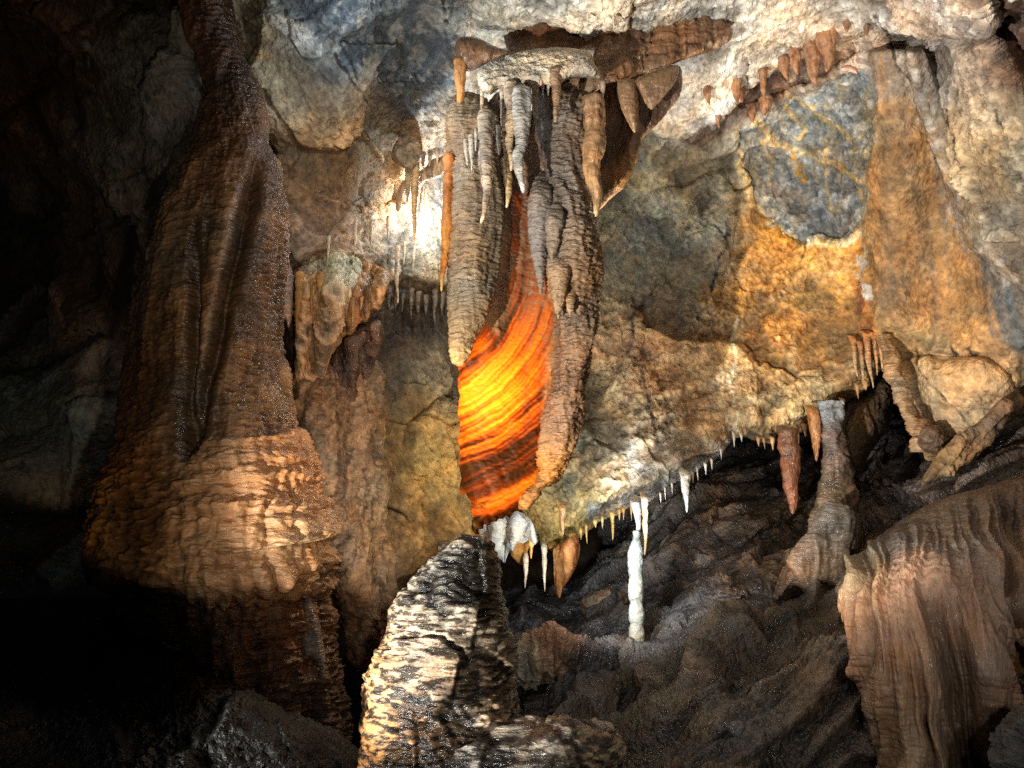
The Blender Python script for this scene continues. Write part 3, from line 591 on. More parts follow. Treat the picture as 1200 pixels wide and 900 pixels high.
# ribs that run down its right edge
column('rib', [(180, 298, 320, 4.22), (240, 296, 331, 4.2), (320, 290, 330, 4.1), (400, 292, 328, 4.04), (470, 296, 336, 3.98), (540, 300, 352, 3.92), (600, 320, 368, 3.9)], M['scaly'], [(320, 300, 90, (.30, .17, .09)), (330, 460, 60, (.36, .2, .1))], dispC, parent=rt, flat=.6, step=1.3, head=30, cavs=.014, cav=1.5)
sheet('skirt_edge', [(352, 700), (366, 690), (372, 720), (380, 760), (383, 795), (375, 805), (372, 780), (362, 770), (356, 810), (350, 815), (350, 760)], rbf([(350, 700, 3.7), (380, 700, 3.75), (365, 800, 3.7), (350, 800, 3.66)]),
      M['wet'], [(365, 760, 60, (.30, .27, .25))], lambda p: flute(p, .4, 18), step=1.2, back=True, curl=.06, curlw=9, parent=rt)
def tip_group(specs, name, mat, c0, c1, label, group, d, up=8, **k):
    out = []
    for (px, py, tip, w) in specs: out.append(stalactite(name, px, py, tip, w, d(px, py) if callable(d) else d, mat, c0, c1, label, 'stalactite', group, up=up, **k))
    return out
# hanging fragments at the column's right shoulder (320-345, 310-390)
sheet('flowstone_cluster', [(318, 300), (330, 285), (338, 300), (345, 330), (343, 372), (338, 388), (333, 370), (327, 390), (322, 378), (316, 385), (314, 340)], rbf([(318, 300, 4.6), (345, 300, 4.7), (330, 390, 4.55)]), M['wet'],
      [(330, 330, 30, (.45, .33, .28)), (325, 370, 20, (.5, .38, .28))], lambda p: pitted(p, 1.2), step=1.1, back=True, curl=.06, curlw=9)
tag(bpy.data.objects['flowstone_cluster'], 'knobbly pinkish flowstone lump with drip tips clinging beside the big left column', 'flowstone')

# ================================================================== GLOWING CURTAIN
rt = root('glowing_curtain', pt(610, 120, 4.3), 'tall backlit stone curtain glowing orange with dark bands, hanging in the centre', 'flowstone curtain')
dC = rbf([(540, 150, 4.35), (690, 150, 4.45), (545, 400, 4.1), (690, 400, 4.25), (600, 400, 4.22), (555, 617, 4.05), (640, 560, 4.1), (600, 250, 4.35), (590, 500, 4.16)])
GP = [(560, 130), (680, 130), (690, 260), (686, 380), (672, 480), (650, 545), (634, 575), (612, 596), (585, 608), (560, 619), (554, 616), (556, 606), (552, 598), (553, 588), (548, 582), (546, 577), (541, 579), (539, 573), (542, 560), (539, 548), (541, 530), (538, 515), (541, 500), (538, 484), (540, 462), (537, 450), (539, 436), (537, 428), (540, 400), (530, 300)]
_a = [(672, 480), (650, 545), (634, 575), (612, 596), (585, 608), (560, 619)]; _t = []
for (ax, ay), (bx, by) in zip(_a[:-1], _a[1:]):      # toothed hem
    n = int(math.hypot(bx-ax, by-ay)/5)+1
    for q in range(n):
        f = q/n; _t.append((ax+(bx-ax)*f+(1.3 if q % 2 else -1.3)*random.uniform(.3, 1.4), ay+(by-ay)*f+(1.6 if q % 2 else -1.6)*random.uniform(.3, 1.4)))
GP = GP[:4]+_t+GP[9:]
def bands(fx, fy, wob):     # growth bands are arcs about a point up and to the left
    return np.hypot(fx-462, fy-310)+wob
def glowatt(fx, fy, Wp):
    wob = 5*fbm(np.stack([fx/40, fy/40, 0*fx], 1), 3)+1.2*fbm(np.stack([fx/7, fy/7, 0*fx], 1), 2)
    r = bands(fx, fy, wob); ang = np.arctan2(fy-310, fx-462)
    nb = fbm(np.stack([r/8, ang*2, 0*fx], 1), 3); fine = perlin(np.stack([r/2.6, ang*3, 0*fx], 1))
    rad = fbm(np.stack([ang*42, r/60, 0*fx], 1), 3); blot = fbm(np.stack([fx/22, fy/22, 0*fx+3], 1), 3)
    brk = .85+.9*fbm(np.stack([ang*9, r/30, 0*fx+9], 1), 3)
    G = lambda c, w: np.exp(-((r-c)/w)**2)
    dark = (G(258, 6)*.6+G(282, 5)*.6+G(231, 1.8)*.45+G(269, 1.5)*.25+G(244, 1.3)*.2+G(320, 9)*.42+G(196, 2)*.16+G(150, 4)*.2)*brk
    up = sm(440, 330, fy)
    core = np.exp(-((fx-572)/38)**2-((fy-462)/52)**2)  # bright spot of the lamp behind, painted into the transmitted colour
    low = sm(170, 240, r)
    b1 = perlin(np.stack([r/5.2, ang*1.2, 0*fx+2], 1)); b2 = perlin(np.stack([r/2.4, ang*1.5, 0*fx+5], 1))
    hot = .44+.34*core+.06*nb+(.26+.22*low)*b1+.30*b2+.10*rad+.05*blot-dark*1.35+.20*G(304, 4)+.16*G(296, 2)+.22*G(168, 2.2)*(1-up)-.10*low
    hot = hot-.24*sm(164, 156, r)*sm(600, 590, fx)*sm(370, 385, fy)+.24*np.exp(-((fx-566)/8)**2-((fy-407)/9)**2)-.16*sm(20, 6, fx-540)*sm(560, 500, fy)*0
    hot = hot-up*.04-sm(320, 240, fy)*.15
    thin = sm(7, -5, sdf(fx+wob, fy, [(538, 430), (552, 398), (566, 384), (582, 392), (590, 350), (606, 308), (628, 300), (654, 318), (660, 360), (644, 400), (636, 460), (637, 510), (646, 560), (612, 600), (560, 622), (536, 580)]))
    thin = np.maximum(thin, .8*sm(5, -4, sdf(fx+2*wob, fy, [(594, 270), (606, 225), (620, 230), (620, 280), (612, 310), (600, 300)])))
    thin = np.maximum(thin, .6*sm(4, -3, sdf(fx+wob, fy, [(583, 225), (590, 190), (594, 215), (592, 245), (580, 262)])))
    rib = np.clip(.5+1.2*fbm(np.stack([(fx+fy*.25)/10, fy/90, 0*fx], 1), 3), 0, 1)
    rip = np.clip(.5+1.3*perlin(np.stack([fx/30, (fy-fx*.3)/3.4, 0*fx], 1)), 0, 1)
    thin = thin*(1-up*(.40*rib+.40*rip))*(1-.25*np.clip(rad, 0, 1))
    return {'tr': np.clip(thin*.93, 0, .93), 'hot': np.clip(hot, 0.02, 1)}
def glowdisp(p):
    return ripple(p, .8, 55, 16)+flute(p, .25, 9)
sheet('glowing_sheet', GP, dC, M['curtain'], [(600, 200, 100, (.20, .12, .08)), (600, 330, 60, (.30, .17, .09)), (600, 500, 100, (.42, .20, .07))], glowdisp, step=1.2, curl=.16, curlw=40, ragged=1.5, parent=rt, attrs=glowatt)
GB = [(600, 200, 200, (.22, .165, .12)), (560, 300, 60, (.24, .18, .12)), (660, 220, 60, (.23, .17, .13)), (670, 400, 60, (.24, .17, .12))]
column('fold', [(110, 530, 570, 4.36), (150, 529, 580, 4.32), (200, 529, 582, 4.26), (260, 528, 584, 4.2), (300, 528, 582, 4.14), (340, 528, 577, 4.08), (370, 530, 566, 4.04), (395, 531, 552, 4.02), (412, 532, 546, 4.01), (424, 536, 543, 4.0)],
       M['grey'], [(555, 250, 90, (.18, .135, .09)), (540, 400, 30, (.34, .22, .12)), (538, 422, 14, (.8, .5, .2))], lambda p: ripple(p, 1.1, 55, 16)+flute(p, .35, 12), parent=rt, flat=.8, step=1.2, head=30, tail=12)
column('fold', [(95, 632, 690, 4.45), (130, 632, 690, 4.4), (170, 634, 684, 4.34), (210, 642, 680, 4.28), (250, 640, 686, 4.22), (300, 644, 697, 4.16), (360, 657, 693, 4.12), (410, 656, 688, 4.08), (460, 648, 682, 4.04),
       (500, 642, 672, 4.02), (540, 640, 658, 4.0), (565, 630, 642, 4.0), (585, 616, 624, 4.02), (595, 606, 610, 4.06)],
       M['grey'], [(660, 150, 70, (.17, .13, .10)), (670, 350, 80, (.19, .13, .085)), (665, 460, 60, (.21, .12, .07)), (630, 570, 40, (.40, .2, .07))], lambda p: ripple(p, 1.3, 55, 18)+flute(p, .6, 10)+.02*fbm(p*7, 3), parent=rt, flat=1.0, step=1.2, cavs=.012, head=30, tail=12)
column('fold', [(200, 624, 648, 4.18), (240, 620, 646, 4.14), (280, 622, 642, 4.12), (310, 626, 638, 4.1), (330, 629, 637, 4.09), (346, 632, 636, 4.08)], M['grey'], [(630, 250, 90, (.22, .18, .15))], lambda p: ripple(p, .7, 55, 18), parent=rt, flat=.9, step=1.2, head=30, tail=12)
column('fold', [(230, 640, 662, 4.08), (262, 640, 658, 4.05), (290, 642, 654, 4.03), (303, 645, 648, 4.02)], M['grey'], [(650, 250, 90, (.23, .175, .13))], lambda p: ripple(p, .7, 55, 18), parent=rt, flat=.9, step=1.2, head=30, tail=12)
column('fold', [(290, 640, 672, 4.05), (320, 643, 668, 4.0), (350, 648, 662, 3.98), (365, 651, 658, 3.97), (374, 653, 655, 3.97)], M['grey'], [(655, 350, 90, (.32, .24, .17))], lambda p: ripple(p, .7, 55, 18), parent=rt, flat=.9, step=1.2, head=30, tail=12)
column('fold', [(330, 660, 678, 4.0), (350, 663, 674, 3.97), (364, 666, 671, 3.96), (371, 667.5, 669, 3.96)], M['grey'], [(655, 350, 90, (.36, .27, .18))], lambda p: ripple(p, .7, 55, 18), parent=rt, flat=.9, step=1.2, head=30, tail=12)
column('fold', [(110, 574, 600, 4.4), (160, 572, 606, 4.36), (220, 570, 600, 4.32), (300, 568, 596, 4.28), (360, 572, 592, 4.24), (395, 578, 590, 4.22)], M['grey'], [(585, 200, 60, (.12, .08, .06)), (580, 340, 60, (.22, .13, .08))], lambda p: ripple(p, 1., 55, 18), parent=rt, flat=.8, step=1.3, head=30, tail=12)

# dark drapery to the right of the curtain
o = sheet('stone_drapery', [(690, 100), (745, 90), (800, 70), (800, 110), (778, 138), (752, 160), (748, 190), (735, 215), (715, 235), (700, 250), (694, 240), (690, 180)], rbf([(690, 100, 4.75), (800, 80, 4.7), (750, 160, 4.6), (700, 250, 4.55)]),
          M['drape'], [(725, 140, 50, (.05, .028, .018)), (740, 205, 16, (.26, .15, .07)), (780, 100, 40, (.16, .09, .06))], lambda p: flute(p, .9, 8), step=1.3, back=True, curl=.05, curlw=12,
          veins=[([(700, 250), (735, 215), (748, 190), (752, 160), (778, 138), (800, 110)], (.45, .3, .16), 1.6)])
tag(o, 'dark brown stone drapery with curled lower edge, right of the glowing curtain', 'drapery')
# ledges above
o = sheet('stone_ledge', [(556, 84), (566, 74), (590, 64), (640, 55), (690, 57), (698, 78), (706, 92), (690, 92), (668, 90), (652, 104), (640, 100), (626, 106), (612, 98), (596, 108), (584, 104), (574, 112), (560, 104)], rbf([(566, 80, 4.4), (700, 70, 4.35), (640, 60, 4.5), (650, 120, 4.25)]),
          M['frost'], [(620, 72, 40, (.62, .58, .50)), (670, 70, 30, (.60, .56, .48)), (690, 92, 20, (.24, .18, .13)), (620, 100, 16, (.26, .20, .16))], lambda p: pitted(p, 1.), step=1.2, curl=.25, curlw=14, back=True)
tag(o, 'frosted pale rock ledge directly above the glowing curtain, bristling with drips', 'ledge')
rt2 = root('banded_shelf', pt(700, 40, 4.4), 'brown banded drapery shelf hanging under the frosted ceiling, top centre', 'drapery')
BR = [(700, 50, 300, (.17, .10, .065))]
dS0 = rbf([(590, 30, 4.75), (700, 20, 4.75), (860, 45, 4.72), (700, 95, 4.5), (600, 70, 4.72), (780, 75, 4.65)])
dS = lambda x, y: dS0(x, y)+.025*np.sin(x/13.)+.012*np.sin(x/6.1+y/20.)
VS = [([(700, 66), (740, 60), (790, 52), (845, 40)], (.30, .18, .11), 2), ([(700, 78), (740, 74), (790, 62), (840, 48)], (.09, .05, .03), 2), ([(700, 40), (760, 32), (820, 34)], (.30, .2, .13), 2),([(590, 45), (640, 38), (700, 32), (760, 45)], (.10, .055, .035), 3), ([(600, 58), (650, 50), (698, 48)], (.27, .16, .1), 2), ([(690, 94), (710, 97), (760, 88), (800, 68), (850, 46)], (.42, .28, .18), 1.6)]
sheet('rear_fold', [(586, 8), (640, 0), (705, -6), (712, 40), (704, 62), (690, 58), (640, 60), (604, 72), (592, 60)], lambda x, y: dS(x, y)+.08, M['drape'], BR, lambda p: flute(p, .3, 6)+.01*fbm(S3(p, 4, 4, 30), 3), step=1.2, back=True, curl=.05, curlw=9, veins=VS, parent=rt2)
sheet('front_fold', [(698, -6), (740, 0), (790, 6), (830, 20), (854, 26), (862, 38), (856, 50), (838, 60), (820, 64), (800, 70), (768, 86), (735, 94), (706, 97), (696, 92), (694, 70), (700, 50)], dS, M['drape'], [(700, 50, 300, (.17, .10, .06)), (820, 45, 30, (.22, .11, .06))], lambda p: flute(p, .8, 8)+.02*fbm(S3(p, 4, 4, 40), 3)+.006*fbm(p*40, 2), step=1.2, back=True, curl=.07, curlw=10, veins=VS, parent=rt2)
sheet('front_fold', [(640, 96), (668, 88), (700, 78), (712, 97), (700, 106), (682, 114), (664, 126), (652, 122), (644, 110)], lambda x, y: dS(x, y)-.08, M['drape'], [(700, 50, 300, (.26, .18, .12))], lambda p: flute(p, .3, 6), step=1.1, back=True, curl=.07, curlw=10, veins=[([(655, 124), (682, 112), (712, 98)], (.42, .3, .2), 1.6)], parent=rt2)
# leaf-shaped drapes
for k, (pl, lb) in enumerate([([(721, 97), (735, 90), (748, 95), (750, 125), (747, 150), (744, 158), (736, 145), (727, 125)], 'teardrop brown stone leaf left of two, hanging under the banded shelf'),
              ([(740, 92), (765, 84), (800, 72), (790, 100), (772, 120), (763, 132), (752, 115)], 'broader brown stone leaf right of two, hanging under the banded shelf')]):
    o = sheet('stone_leaf', pl, (lambda k: (lambda x, y: 4.42-.02*k+0*x))(k), M['drape'], [(740, 130, 60, (.22, .15, .10))], lambda p: ripple(p, .6), step=1.1, back=True, curl=.06, curlw=10, veins=[(pl[5:]+pl[:1], (.5, .34, .2), 1.8)])
    tag(o, lb, 'drapery')

# ---- stalactites of the central cluster, each its own
GS = (.27, .22, .17)
S = stalactite
o = sheet('stone_drapery', [(532, 58), (536, 44), (556, 42), (580, 54), (606, 62), (604, 74), (572, 74), (556, 84), (545, 86), (536, 76)], lambda x, y: 4.46+0*x, M['drape'], [(560, 64, 60, (.17, .11, .075))], lambda p: flute(p, .4, 9)+.02*fbm(p*9, 3), step=1.2, back=True, curl=.12, curlw=12)
tag(o, 'brown fold at the left end of the frosted ledge from which the orange-brown stalactite hangs', 'drapery')
S('stalactite', 540, 74, 152, 15, 4.37, M['drape'], (.30, .16, .08), (.42, .20, .08), 'orange-brown tapering stalactite with pale drop, left end of the frosted ledge', tipcol=(.8, .7, .5), shape=.8, up=12)
S('stalactite', 569, 135, 262, 16, 4.02, M['grey'], GS, (.34, .26, .2), 'long grey stalactite in front of the left fold of the glowing curtain', tipcol=(.6, .5, .4), shape=2.2)
S('stalactite', 598, 100, 201, 13, 4.1, M['grey'], (.30, .25, .2), (.36, .28, .18), 'narrow tan stalactite left of the thick blue-grey one', shape=2.2, tipcol=(.5, .4, .3))
S('stalactite', 611, 108, 227, 20, 4.05, M['grey'], (.26, .26, .26), (.40, .40, .38), 'thick blue-grey stalactite in the middle of the central cluster', shape=1.8, tipcol=(.7, .7, .66))
S('stalactite', 594, 190, 244, 13, 4.12, M['grey'], (.24, .19, .12), (.42, .28, .14), 'short tan tipped stalactite beneath the blue-grey one, over the red glow', tipcol=(.7, .55, .35), shape=1.3)
S('stalactite', 627, 95, 150, 8, 4.15, M['grey'], GS, (.40, .36, .3), 'small pale stalactite right of the thick blue-grey one', shape=1.5)
S('stalactite', 650, 85, 144, 15, 4.12, M['grey'], (.20, .14, .10), (.36, .22, .12), 'stubby brown stalactite under the frosted ledge at the top of the right fold', tipcol=(.5, .36, .22), shape=.9)
S('stalactite', 695, 118, 256, 25, 4.3, M['drape'], (.22, .15, .1), (.40, .24, .12), 'large carrot-shaped tan stalactite in the dark gap right of the curtain', tipcol=(.85, .6, .35), shape=2.6)  # pale tip paints the light on its lower end
S('stalactite', 706, 98, 118, 6, 4.3, M['drape'], (.3, .24, .2), (.5, .4, .3), 'tiny stalactite at the corner of the banded shelf')
S('stalactite', 527, 185, 342, 12, 4.2, M['thin'], (.50, .22, .09), (.65, .34, .12), 'long thin orange translucent stalactite at the left edge of the curtain', tipcol=(.9, .6, .25), shape=3, lean=-.04)
for k, (x, y, t, w) in enumerate([(546, 165, 194, 6), (552, 160, 200, 7), (558, 152, 178, 5), (565, 92, 167, 5), (577, 138, 168, 5), (584, 150, 182, 8), (588, 95, 160, 5), (574, 96, 112, 5), (604, 92, 108, 5), (617, 94, 110, 5), (636, 100, 113, 4), (642, 100, 112, 4)]):
    ordn = ['first', 'second', 'third', 'fourth', 'fifth', 'sixth', 'seventh', 'eighth', 'ninth', 'tenth', 'eleventh', 'twelfth']
    srt = sorted([546, 552, 558, 565, 577, 584, 588, 574, 604, 617, 636, 642]).index(x)
    S('stalactite', x, y, t, w, 4.1 if y > 120 else 4.2, M['grey'], (.32, .28, .23), (.5, .44, .36), 'small pale drip spike over the glowing curtain, %s from the left' % ordn[srt], group='small spikes over the curtain', up=6, shape=1.4, tipcol=(.8, .74, .65))
# left pendants
S('stalactite', 480, 172, 238, 9, 5.0, M['grey'], (.25, .18, .10), (.34, .24, .14), 'brown stalactite, shorter of the pair left of the lit alcove', shape=2)
S('stalactite', 488, 172, 284, 8, 4.95, M['grey'], (.25, .18, .10), (.5, .28, .12), 'brown stalactite with glowing tip, longer of the pair left of the lit alcove', shape=2.2, tipcol=(.9, .5, .2))  # the tip's glow is put into its colour
o = sheet('stone_drapery', [(460, 172), (468, 158), (470, 130), (482, 120), (492, 135), (492, 160), (496, 178), (490, 190), (484, 205), (476, 200), (466, 192), (458, 186)], lambda x, y: 5.0+sm(185, 120, y)*.45+0*x, M['wall'], [(475, 180, 40, (.26, .17, .10))], lambda p: flute(p, 1.0, 16)+.02*fbm(p*9, 3), step=1.2, back=True, curl=.12, curlw=12)
tag(o, 'small brown fold of rock from which the paired stalactites hang', 'drapery')
o = sheet('stone_drapery', [(462, 246), (463, 228), (470, 212), (484, 202), (499, 196), (504, 188), (516, 184), (528, 180), (532, 196), (520, 201), (514, 209), (500, 211), (488, 220), (478, 224), (473, 236), (468, 250)], lambda x, y: 5.15+0*x, M['drape'], [(490, 210, 50, (.46, .32, .2))], lambda p: .6*pitted(p), step=1.1, back=True, curl=.03, curlw=6, ragged=4)
tag(o, 'curled orange glowing edge of drapery over the bright white alcove', 'drapery')
ords = ['first', 'second', 'third', 'fourth', 'fifth', 'sixth', 'seventh', 'eighth', 'ninth', 'tenth', 'eleventh', 'twelfth', 'thirteenth', 'fourteenth']
def row(spec, fmt, group, d, mat, c0, c1, tc=None, thin=1., **k):
    rr = random.Random(len(spec)*7); spec = sorted((a+rr.uniform(-1.2, 1.2), b, b+(t-b)*rr.uniform(.72, 1.2), w*thin*rr.uniform(.75, 1.25)) for a, b, t, w in spec)
    for i, (x, y, t, w) in enumerate(spec):
        S('stalactite', x, y, t, w, d(x, y) if callable(d) else d, mat, c0, c1, fmt % ords[i], 'stalactite', group, tipcol=tc, **k)
row([(497, 182, 204, 5), (505, 180, 200, 6), (513, 178, 196, 5), (521, 175, 192, 5)], 'short bright drip over the white alcove, %s from the left', 'drips over the alcove', 5.1, M['white'], (.6, .5, .4), (.8, .7, .6))
row([(454, 255, 282, 4), (466, 290, 350, 5), (474, 285, 318, 4), (418, 255, 300, 3), (436, 262, 292, 3), (484, 290, 318, 4), (500, 222, 258, 3), (386, 278, 308, 3)], 'thin pale straw hanging from the whitish ledge left of the curtain, %s from the left', 'straws on the whitish ledge', lambda x, y: float(dW(x, y))-.28, M['white'], (.55, .46, .36), (.62, .50, .34), up=5, shape=2)
# drapes at left middle
for pl, dd, c, lb in [([(345, 335), (352, 300), (395, 290), (430, 305), (414, 340), (402, 375), (390, 412), (381, 436), (378, 446), (372, 440), (366, 449), (356, 446), (344, 447), (347, 400)], 4.75, (.54, .36, .22), 'pale orange cone-shaped drapery with square-cut base, left of centre'),
              ([(398, 315), (430, 305), (460, 318), (452, 345), (446, 366), (438, 362), (431, 380), (422, 376), (412, 394), (404, 392), (388, 420), (385, 400), (398, 368)], 4.95, (.38, .21, .10), 'ribbed orange-brown drapery just right of the pale cone'),
              ([(385, 425), (400, 398), (440, 370), (452, 385), (440, 420), (430, 455), (415, 478), (400, 474), (390, 455)], 5.0, (.13, .08, .055), 'dark brown rounded drapery lobe below the ribbed one')]:
    o = sheet('stone_drapery', pl, (lambda dd: (lambda x, y: dd+.035*np.sin(x/5.+y/40.)+.05*np.sin(x/13.)+(y-380)*.0006+.5*sm(345, 300, y)))(dd), M['drape'], [(400, 420, 60, c), (405, 318, 22, tuple(min(.6, v*1.3+.08) for v in c) if dd < 4.9 else c)], lambda p: flute(p, 1.1, 15)+.02*fbm(p*6, 3)+.006*fbm(p*40, 2), step=1.2, back=True, curl=.07, curlw=13, cavs=.012, cav=1.4)
    tag(o, lb, 'drapery')
row([(352, 322, 387, 8), (376, 322, 356, 8), (365, 330, 368, 4)], 'amber stalactite in front of the pale cone, %s from the left', 'amber stalactites by the cone', 4.62, M['thin'], (.60, .42, .20), (.62, .45, .2), up=8, shape=2)
row([(407, 350, 378, 6), (415, 350, 392, 6), (424, 350, 366, 5), (411, 345, 366, 5)], 'thin orange rib tip on the ribbed drapery, %s from the left', 'rib tips', 4.82, M['drape'], (.42, .24, .12), (.5, .3, .15), up=6)
row([(455+i*9, 340+((i*37) % 11), 368+((i*53) % 26), 6) for i in range(9)], 'dark drip under the pale band left of the curtain, %s from the left', 'dark drips under the pale band', lambda x, y: float(dW(x, y))-.12, M['dark'], (.12, .09, .06), (.10, .08, .05), up=8)

# ---- toothed row under the frosted ceiling, right
row([(829, 100, 122, 7), (842, 132, 152, 5), (862, 95, 132, 9), (870, 105, 128, 6), (893, 85, 124, 6), (918, 70, 104, 10), (932, 60, 98, 9), (951, 52, 101, 14), (967, 40, 88, 17), (975, 36, 60, 8), (993, 25, 40, 7), (1015, 30, 46, 5), (880, 125, 142, 9), (897, 118, 135, 14)],
    'brown tooth-like stalactite in the row under the frosted ceiling, upper right, %s from the left', 'toothed row upper right', lambda x, y: float(dW(x, y))-.25, M['drape'], (.24, .14, .09), (.30, .16, .09), up=12, shape=1.6, thin=1.25)
row([(720, 20, 37, 3), (690, 18, 27, 3), (708, 22, 36, 3), (596, 24, 36, 4)], 'tiny white drip on the brow of the top shelf, %s from the left', 'brow drips', 4.3, M['white'], (.6, .58, .5), (.7, .66, .6), up=4)
o = sheet('calcite_lump', [(985, 78), (995, 75), (1005, 80), (1006, 88), (996, 84), (985, 84)], lambda x, y: 5.0+0*x, M['white'], [(990, 80, 30, (.75, .5, .42))], lambda p: .2*pitted(p), step=1, back=True, curl=.03, curlw=4, ragged=.5)
tag(o, 'small pinkish white calcite lump at the end of the toothed row', 'calcite lump')

# ---- fringe under the wall's lip
dl = lambda x, y: float(dW(x, y))-.03
for pl, c, lb, mt in [([(558, 616), (575, 600), (600, 606), (604, 626), (600, 640), (594, 636), (590, 664), (587, 650), (583, 670), (579, 650), (574, 648), (570, 634), (565, 632)], (.50, .54, .56), 'white folded calcite curtain just below the tip of the glowing sheet', 'white'),
                  ([(600, 596), (622, 606), (632, 634), (626, 640), (620, 630), (613, 646), (607, 634), (601, 652), (597, 642), (590, 666), (592, 630)], (.48, .52, .56), 'bluish white calcite curtain with pointed hem, right of its twin', 'white'),
                  ([(600, 640), (612, 632), (622, 636), (616, 652), (611, 664), (604, 656), (598, 650)], (.60, .36, .14), 'small orange drapery point under the white calcite curtains', 'thin'),
                  ([(648, 643), (652, 640), (676, 624), (680, 640), (677, 662), (668, 678), (658, 690), (656, 704), (650, 692), (649, 665)], (.50, .27, .13), 'banded orange drapery hanging under the yellow lip of the wall', 'thin')]:
    o = sheet('stone_drapery', pl, lambda x, y: 5.5+.05*np.sin(x/3.5+y/30.), M[mt], [(600, 620, 90, c)], lambda p: flute(p, .8, 20), step=1.0, back=True, curl=.03, curlw=6, ragged=1.2,
              veins=[([(660, 690), (672, 660), (678, 630)], (.3, .12, .05), 1.5), ([(650, 690), (655, 660), (660, 640)], (.25, .1, .05), 1.2)] if c[2] == .13 else ())
    tag(o, lb, 'drapery')
for x, y, t, w, c, lb in [(616, 655, 690, 6, (.38, .34, .3), 'grey needle stalactite, left of two below the white curtains'), (638, 646, 693, 6, (.42, .38, .33), 'grey needle stalactite, right of two below the white curtains'),
                          (659, 598, 628, 8, (.40, .25, .13), 'brown pendant on the yellow bulge of the wall above the lip'), (755, 588, 651, 8, (.62, .52, .38), 'long cream stalactite beside the top of the thin white column'),
                          (803, 560, 601, 11, (.80, .78, .70), 'white stalactite on the bright lip right of the thin white column'), (623, 636, 655, 7, (.55, .36, .16), 'small amber stalactite beside the white curtains')]:
    S('stalactite', x, y, t, w, dl(x, y)-.05, M['white' if c[0] > .6 else 'drape'], c, c, lb, shape=1.2)
row([(671, 628, 643, 9), (681, 622, 636, 5), (688, 618, 642, 5), (697, 612, 618, 5), (718, 603, 630, 6), (731, 598, 612, 4), (738, 590, 608, 3), (725, 600, 612, 4), (706, 608, 620, 4)], 'honey-coloured spike along the lit lip of the wall, %s from the left', 'honey spikes along the lip', dl, M['thin'], (.62, .46, .2), (.62, .5, .25), up=6, thin=.75, shape=.8)
row([(773, 580, 592, 3), (780, 572, 584, 4), (787, 568, 580, 3), (812, 556, 568, 4), (818, 550, 566, 4), (826, 545, 558, 5), (835, 540, 552, 4), (846, 528, 540, 3), (861, 508, 523, 5), (868, 510, 520, 4)], 'white drip on the bright lip right of the thin column, %s from the left', 'white drips along the lip', dl, M['white'], (.75, .70, .6), (.8, .76, .68), up=5, thin=.7, shape=.8)
S('stalactite', 923, 508, 603, 22, 5.5, M['drape'], (.13, .07, .045), (.20, .085, .045), 'long dark red-brown carrot stalactite hanging right of centre', shape=2.6)
S('stalactite', 953, 484, 541, 12, 5.6, M['drape'], (.32, .17, .08), (.36, .18, .08), 'slender orange-brown stalactite left of the grey pillar', shape=2.2)
S('stalactite', 1041, 410, 442, 6, 5.45, M['white'], (.6, .55, .45), (.8, .78, .7), 'small white stalactite at the apex of the black hollow')
row([(932, 500, 524, 6), (905, 515, 527, 4), (889, 515, 526, 4), (944, 500, 512, 5), (896, 516, 526, 3), (1003, 452, 468, 5), (1015, 448, 460, 5), (988, 470, 484, 5)], 'small spike under the rough wall edge right of centre, %s from the left', 'small spikes right of centre', dl, M['drape'], (.42, .26, .14), (.5, .34, .2), up=6)
# red-brown ribbed drip fringe by the hollow
for k, (x, y, t, w) in enumerate([(1001, 400, 442, 7), (1008, 405, 452, 7), (1016, 395, 455, 8), (1024, 395, 440, 6), (1030, 390, 436, 6)]):
    S('stalactite', x, y, t, w, dl(x, y)-.06, M['wet'], (.42, .20, .09), (.6, .42, .26), 'rusty rib on the orange wall above the black hollow, %s from the left' % ords[k], 'stalactite', 'rusty ribs')
# drapery edge running down right side of the hollow
column('flowstone_rib', [(392, 1030, 1040, 5.25), (420, 1036, 1048, 5.2), (450, 1046, 1060, 5.15), (480, 1058, 1074, 5.1), (510, 1068, 1092, 5.05), (530, 1070, 1100, 5.02)], M['wet'], [(1050, 450, 90, (.34, .23, .14))], lambda p: ripple(p, .8)+.03*facet(p*7)+.02*fbm(p*10, 3, ridge=True), flat=.8)
tag(bpy.data.objects['flowstone_rib'], 'slanting brown flowstone rib along the right edge of the black hollow', 'flowstone rib')

# ================================================================== SLENDER WHITE COLUMN
rt = root('white_column', pt(745, 790, 4.95), 'slender knobbly white calcite column standing on the dark slope', 'column')
def knob(p): return .012*np.abs(np.sin(p[:, 2]*21+2*perlin(p*3)))**.6+.006*fbm(p*25, 3)
column('stem', [(622, 744, 749, 4.95), (632, 742, 750, 4.95), (642, 738.5, 751, 4.95), (655, 737.5, 752, 4.95), (700, 738.5, 752.5, 4.95), (760, 739.5, 753.5, 4.95), (785, 740, 753.5, 4.95), (792, 738, 757, 4.95)], M['white'], [(745, 660, 60, (.46, .48, .43)), (745, 760, 50, (.50, .47, .37))], knob, step=1, parent=rt, flat=1, warp=3)
column('pendant', [(580, 737, 752, 4.98), (590, 739, 752, 4.96), (604, 743, 752, 4.95), (618, 746.5, 751.5, 4.95), (624, 744.5, 750, 4.95)], M['white'], [(745, 600, 60, (.66, .72, .76))], lambda p: .004*fbm(p*25, 3), step=1, parent=rt, flat=1, warp=3, head=10)

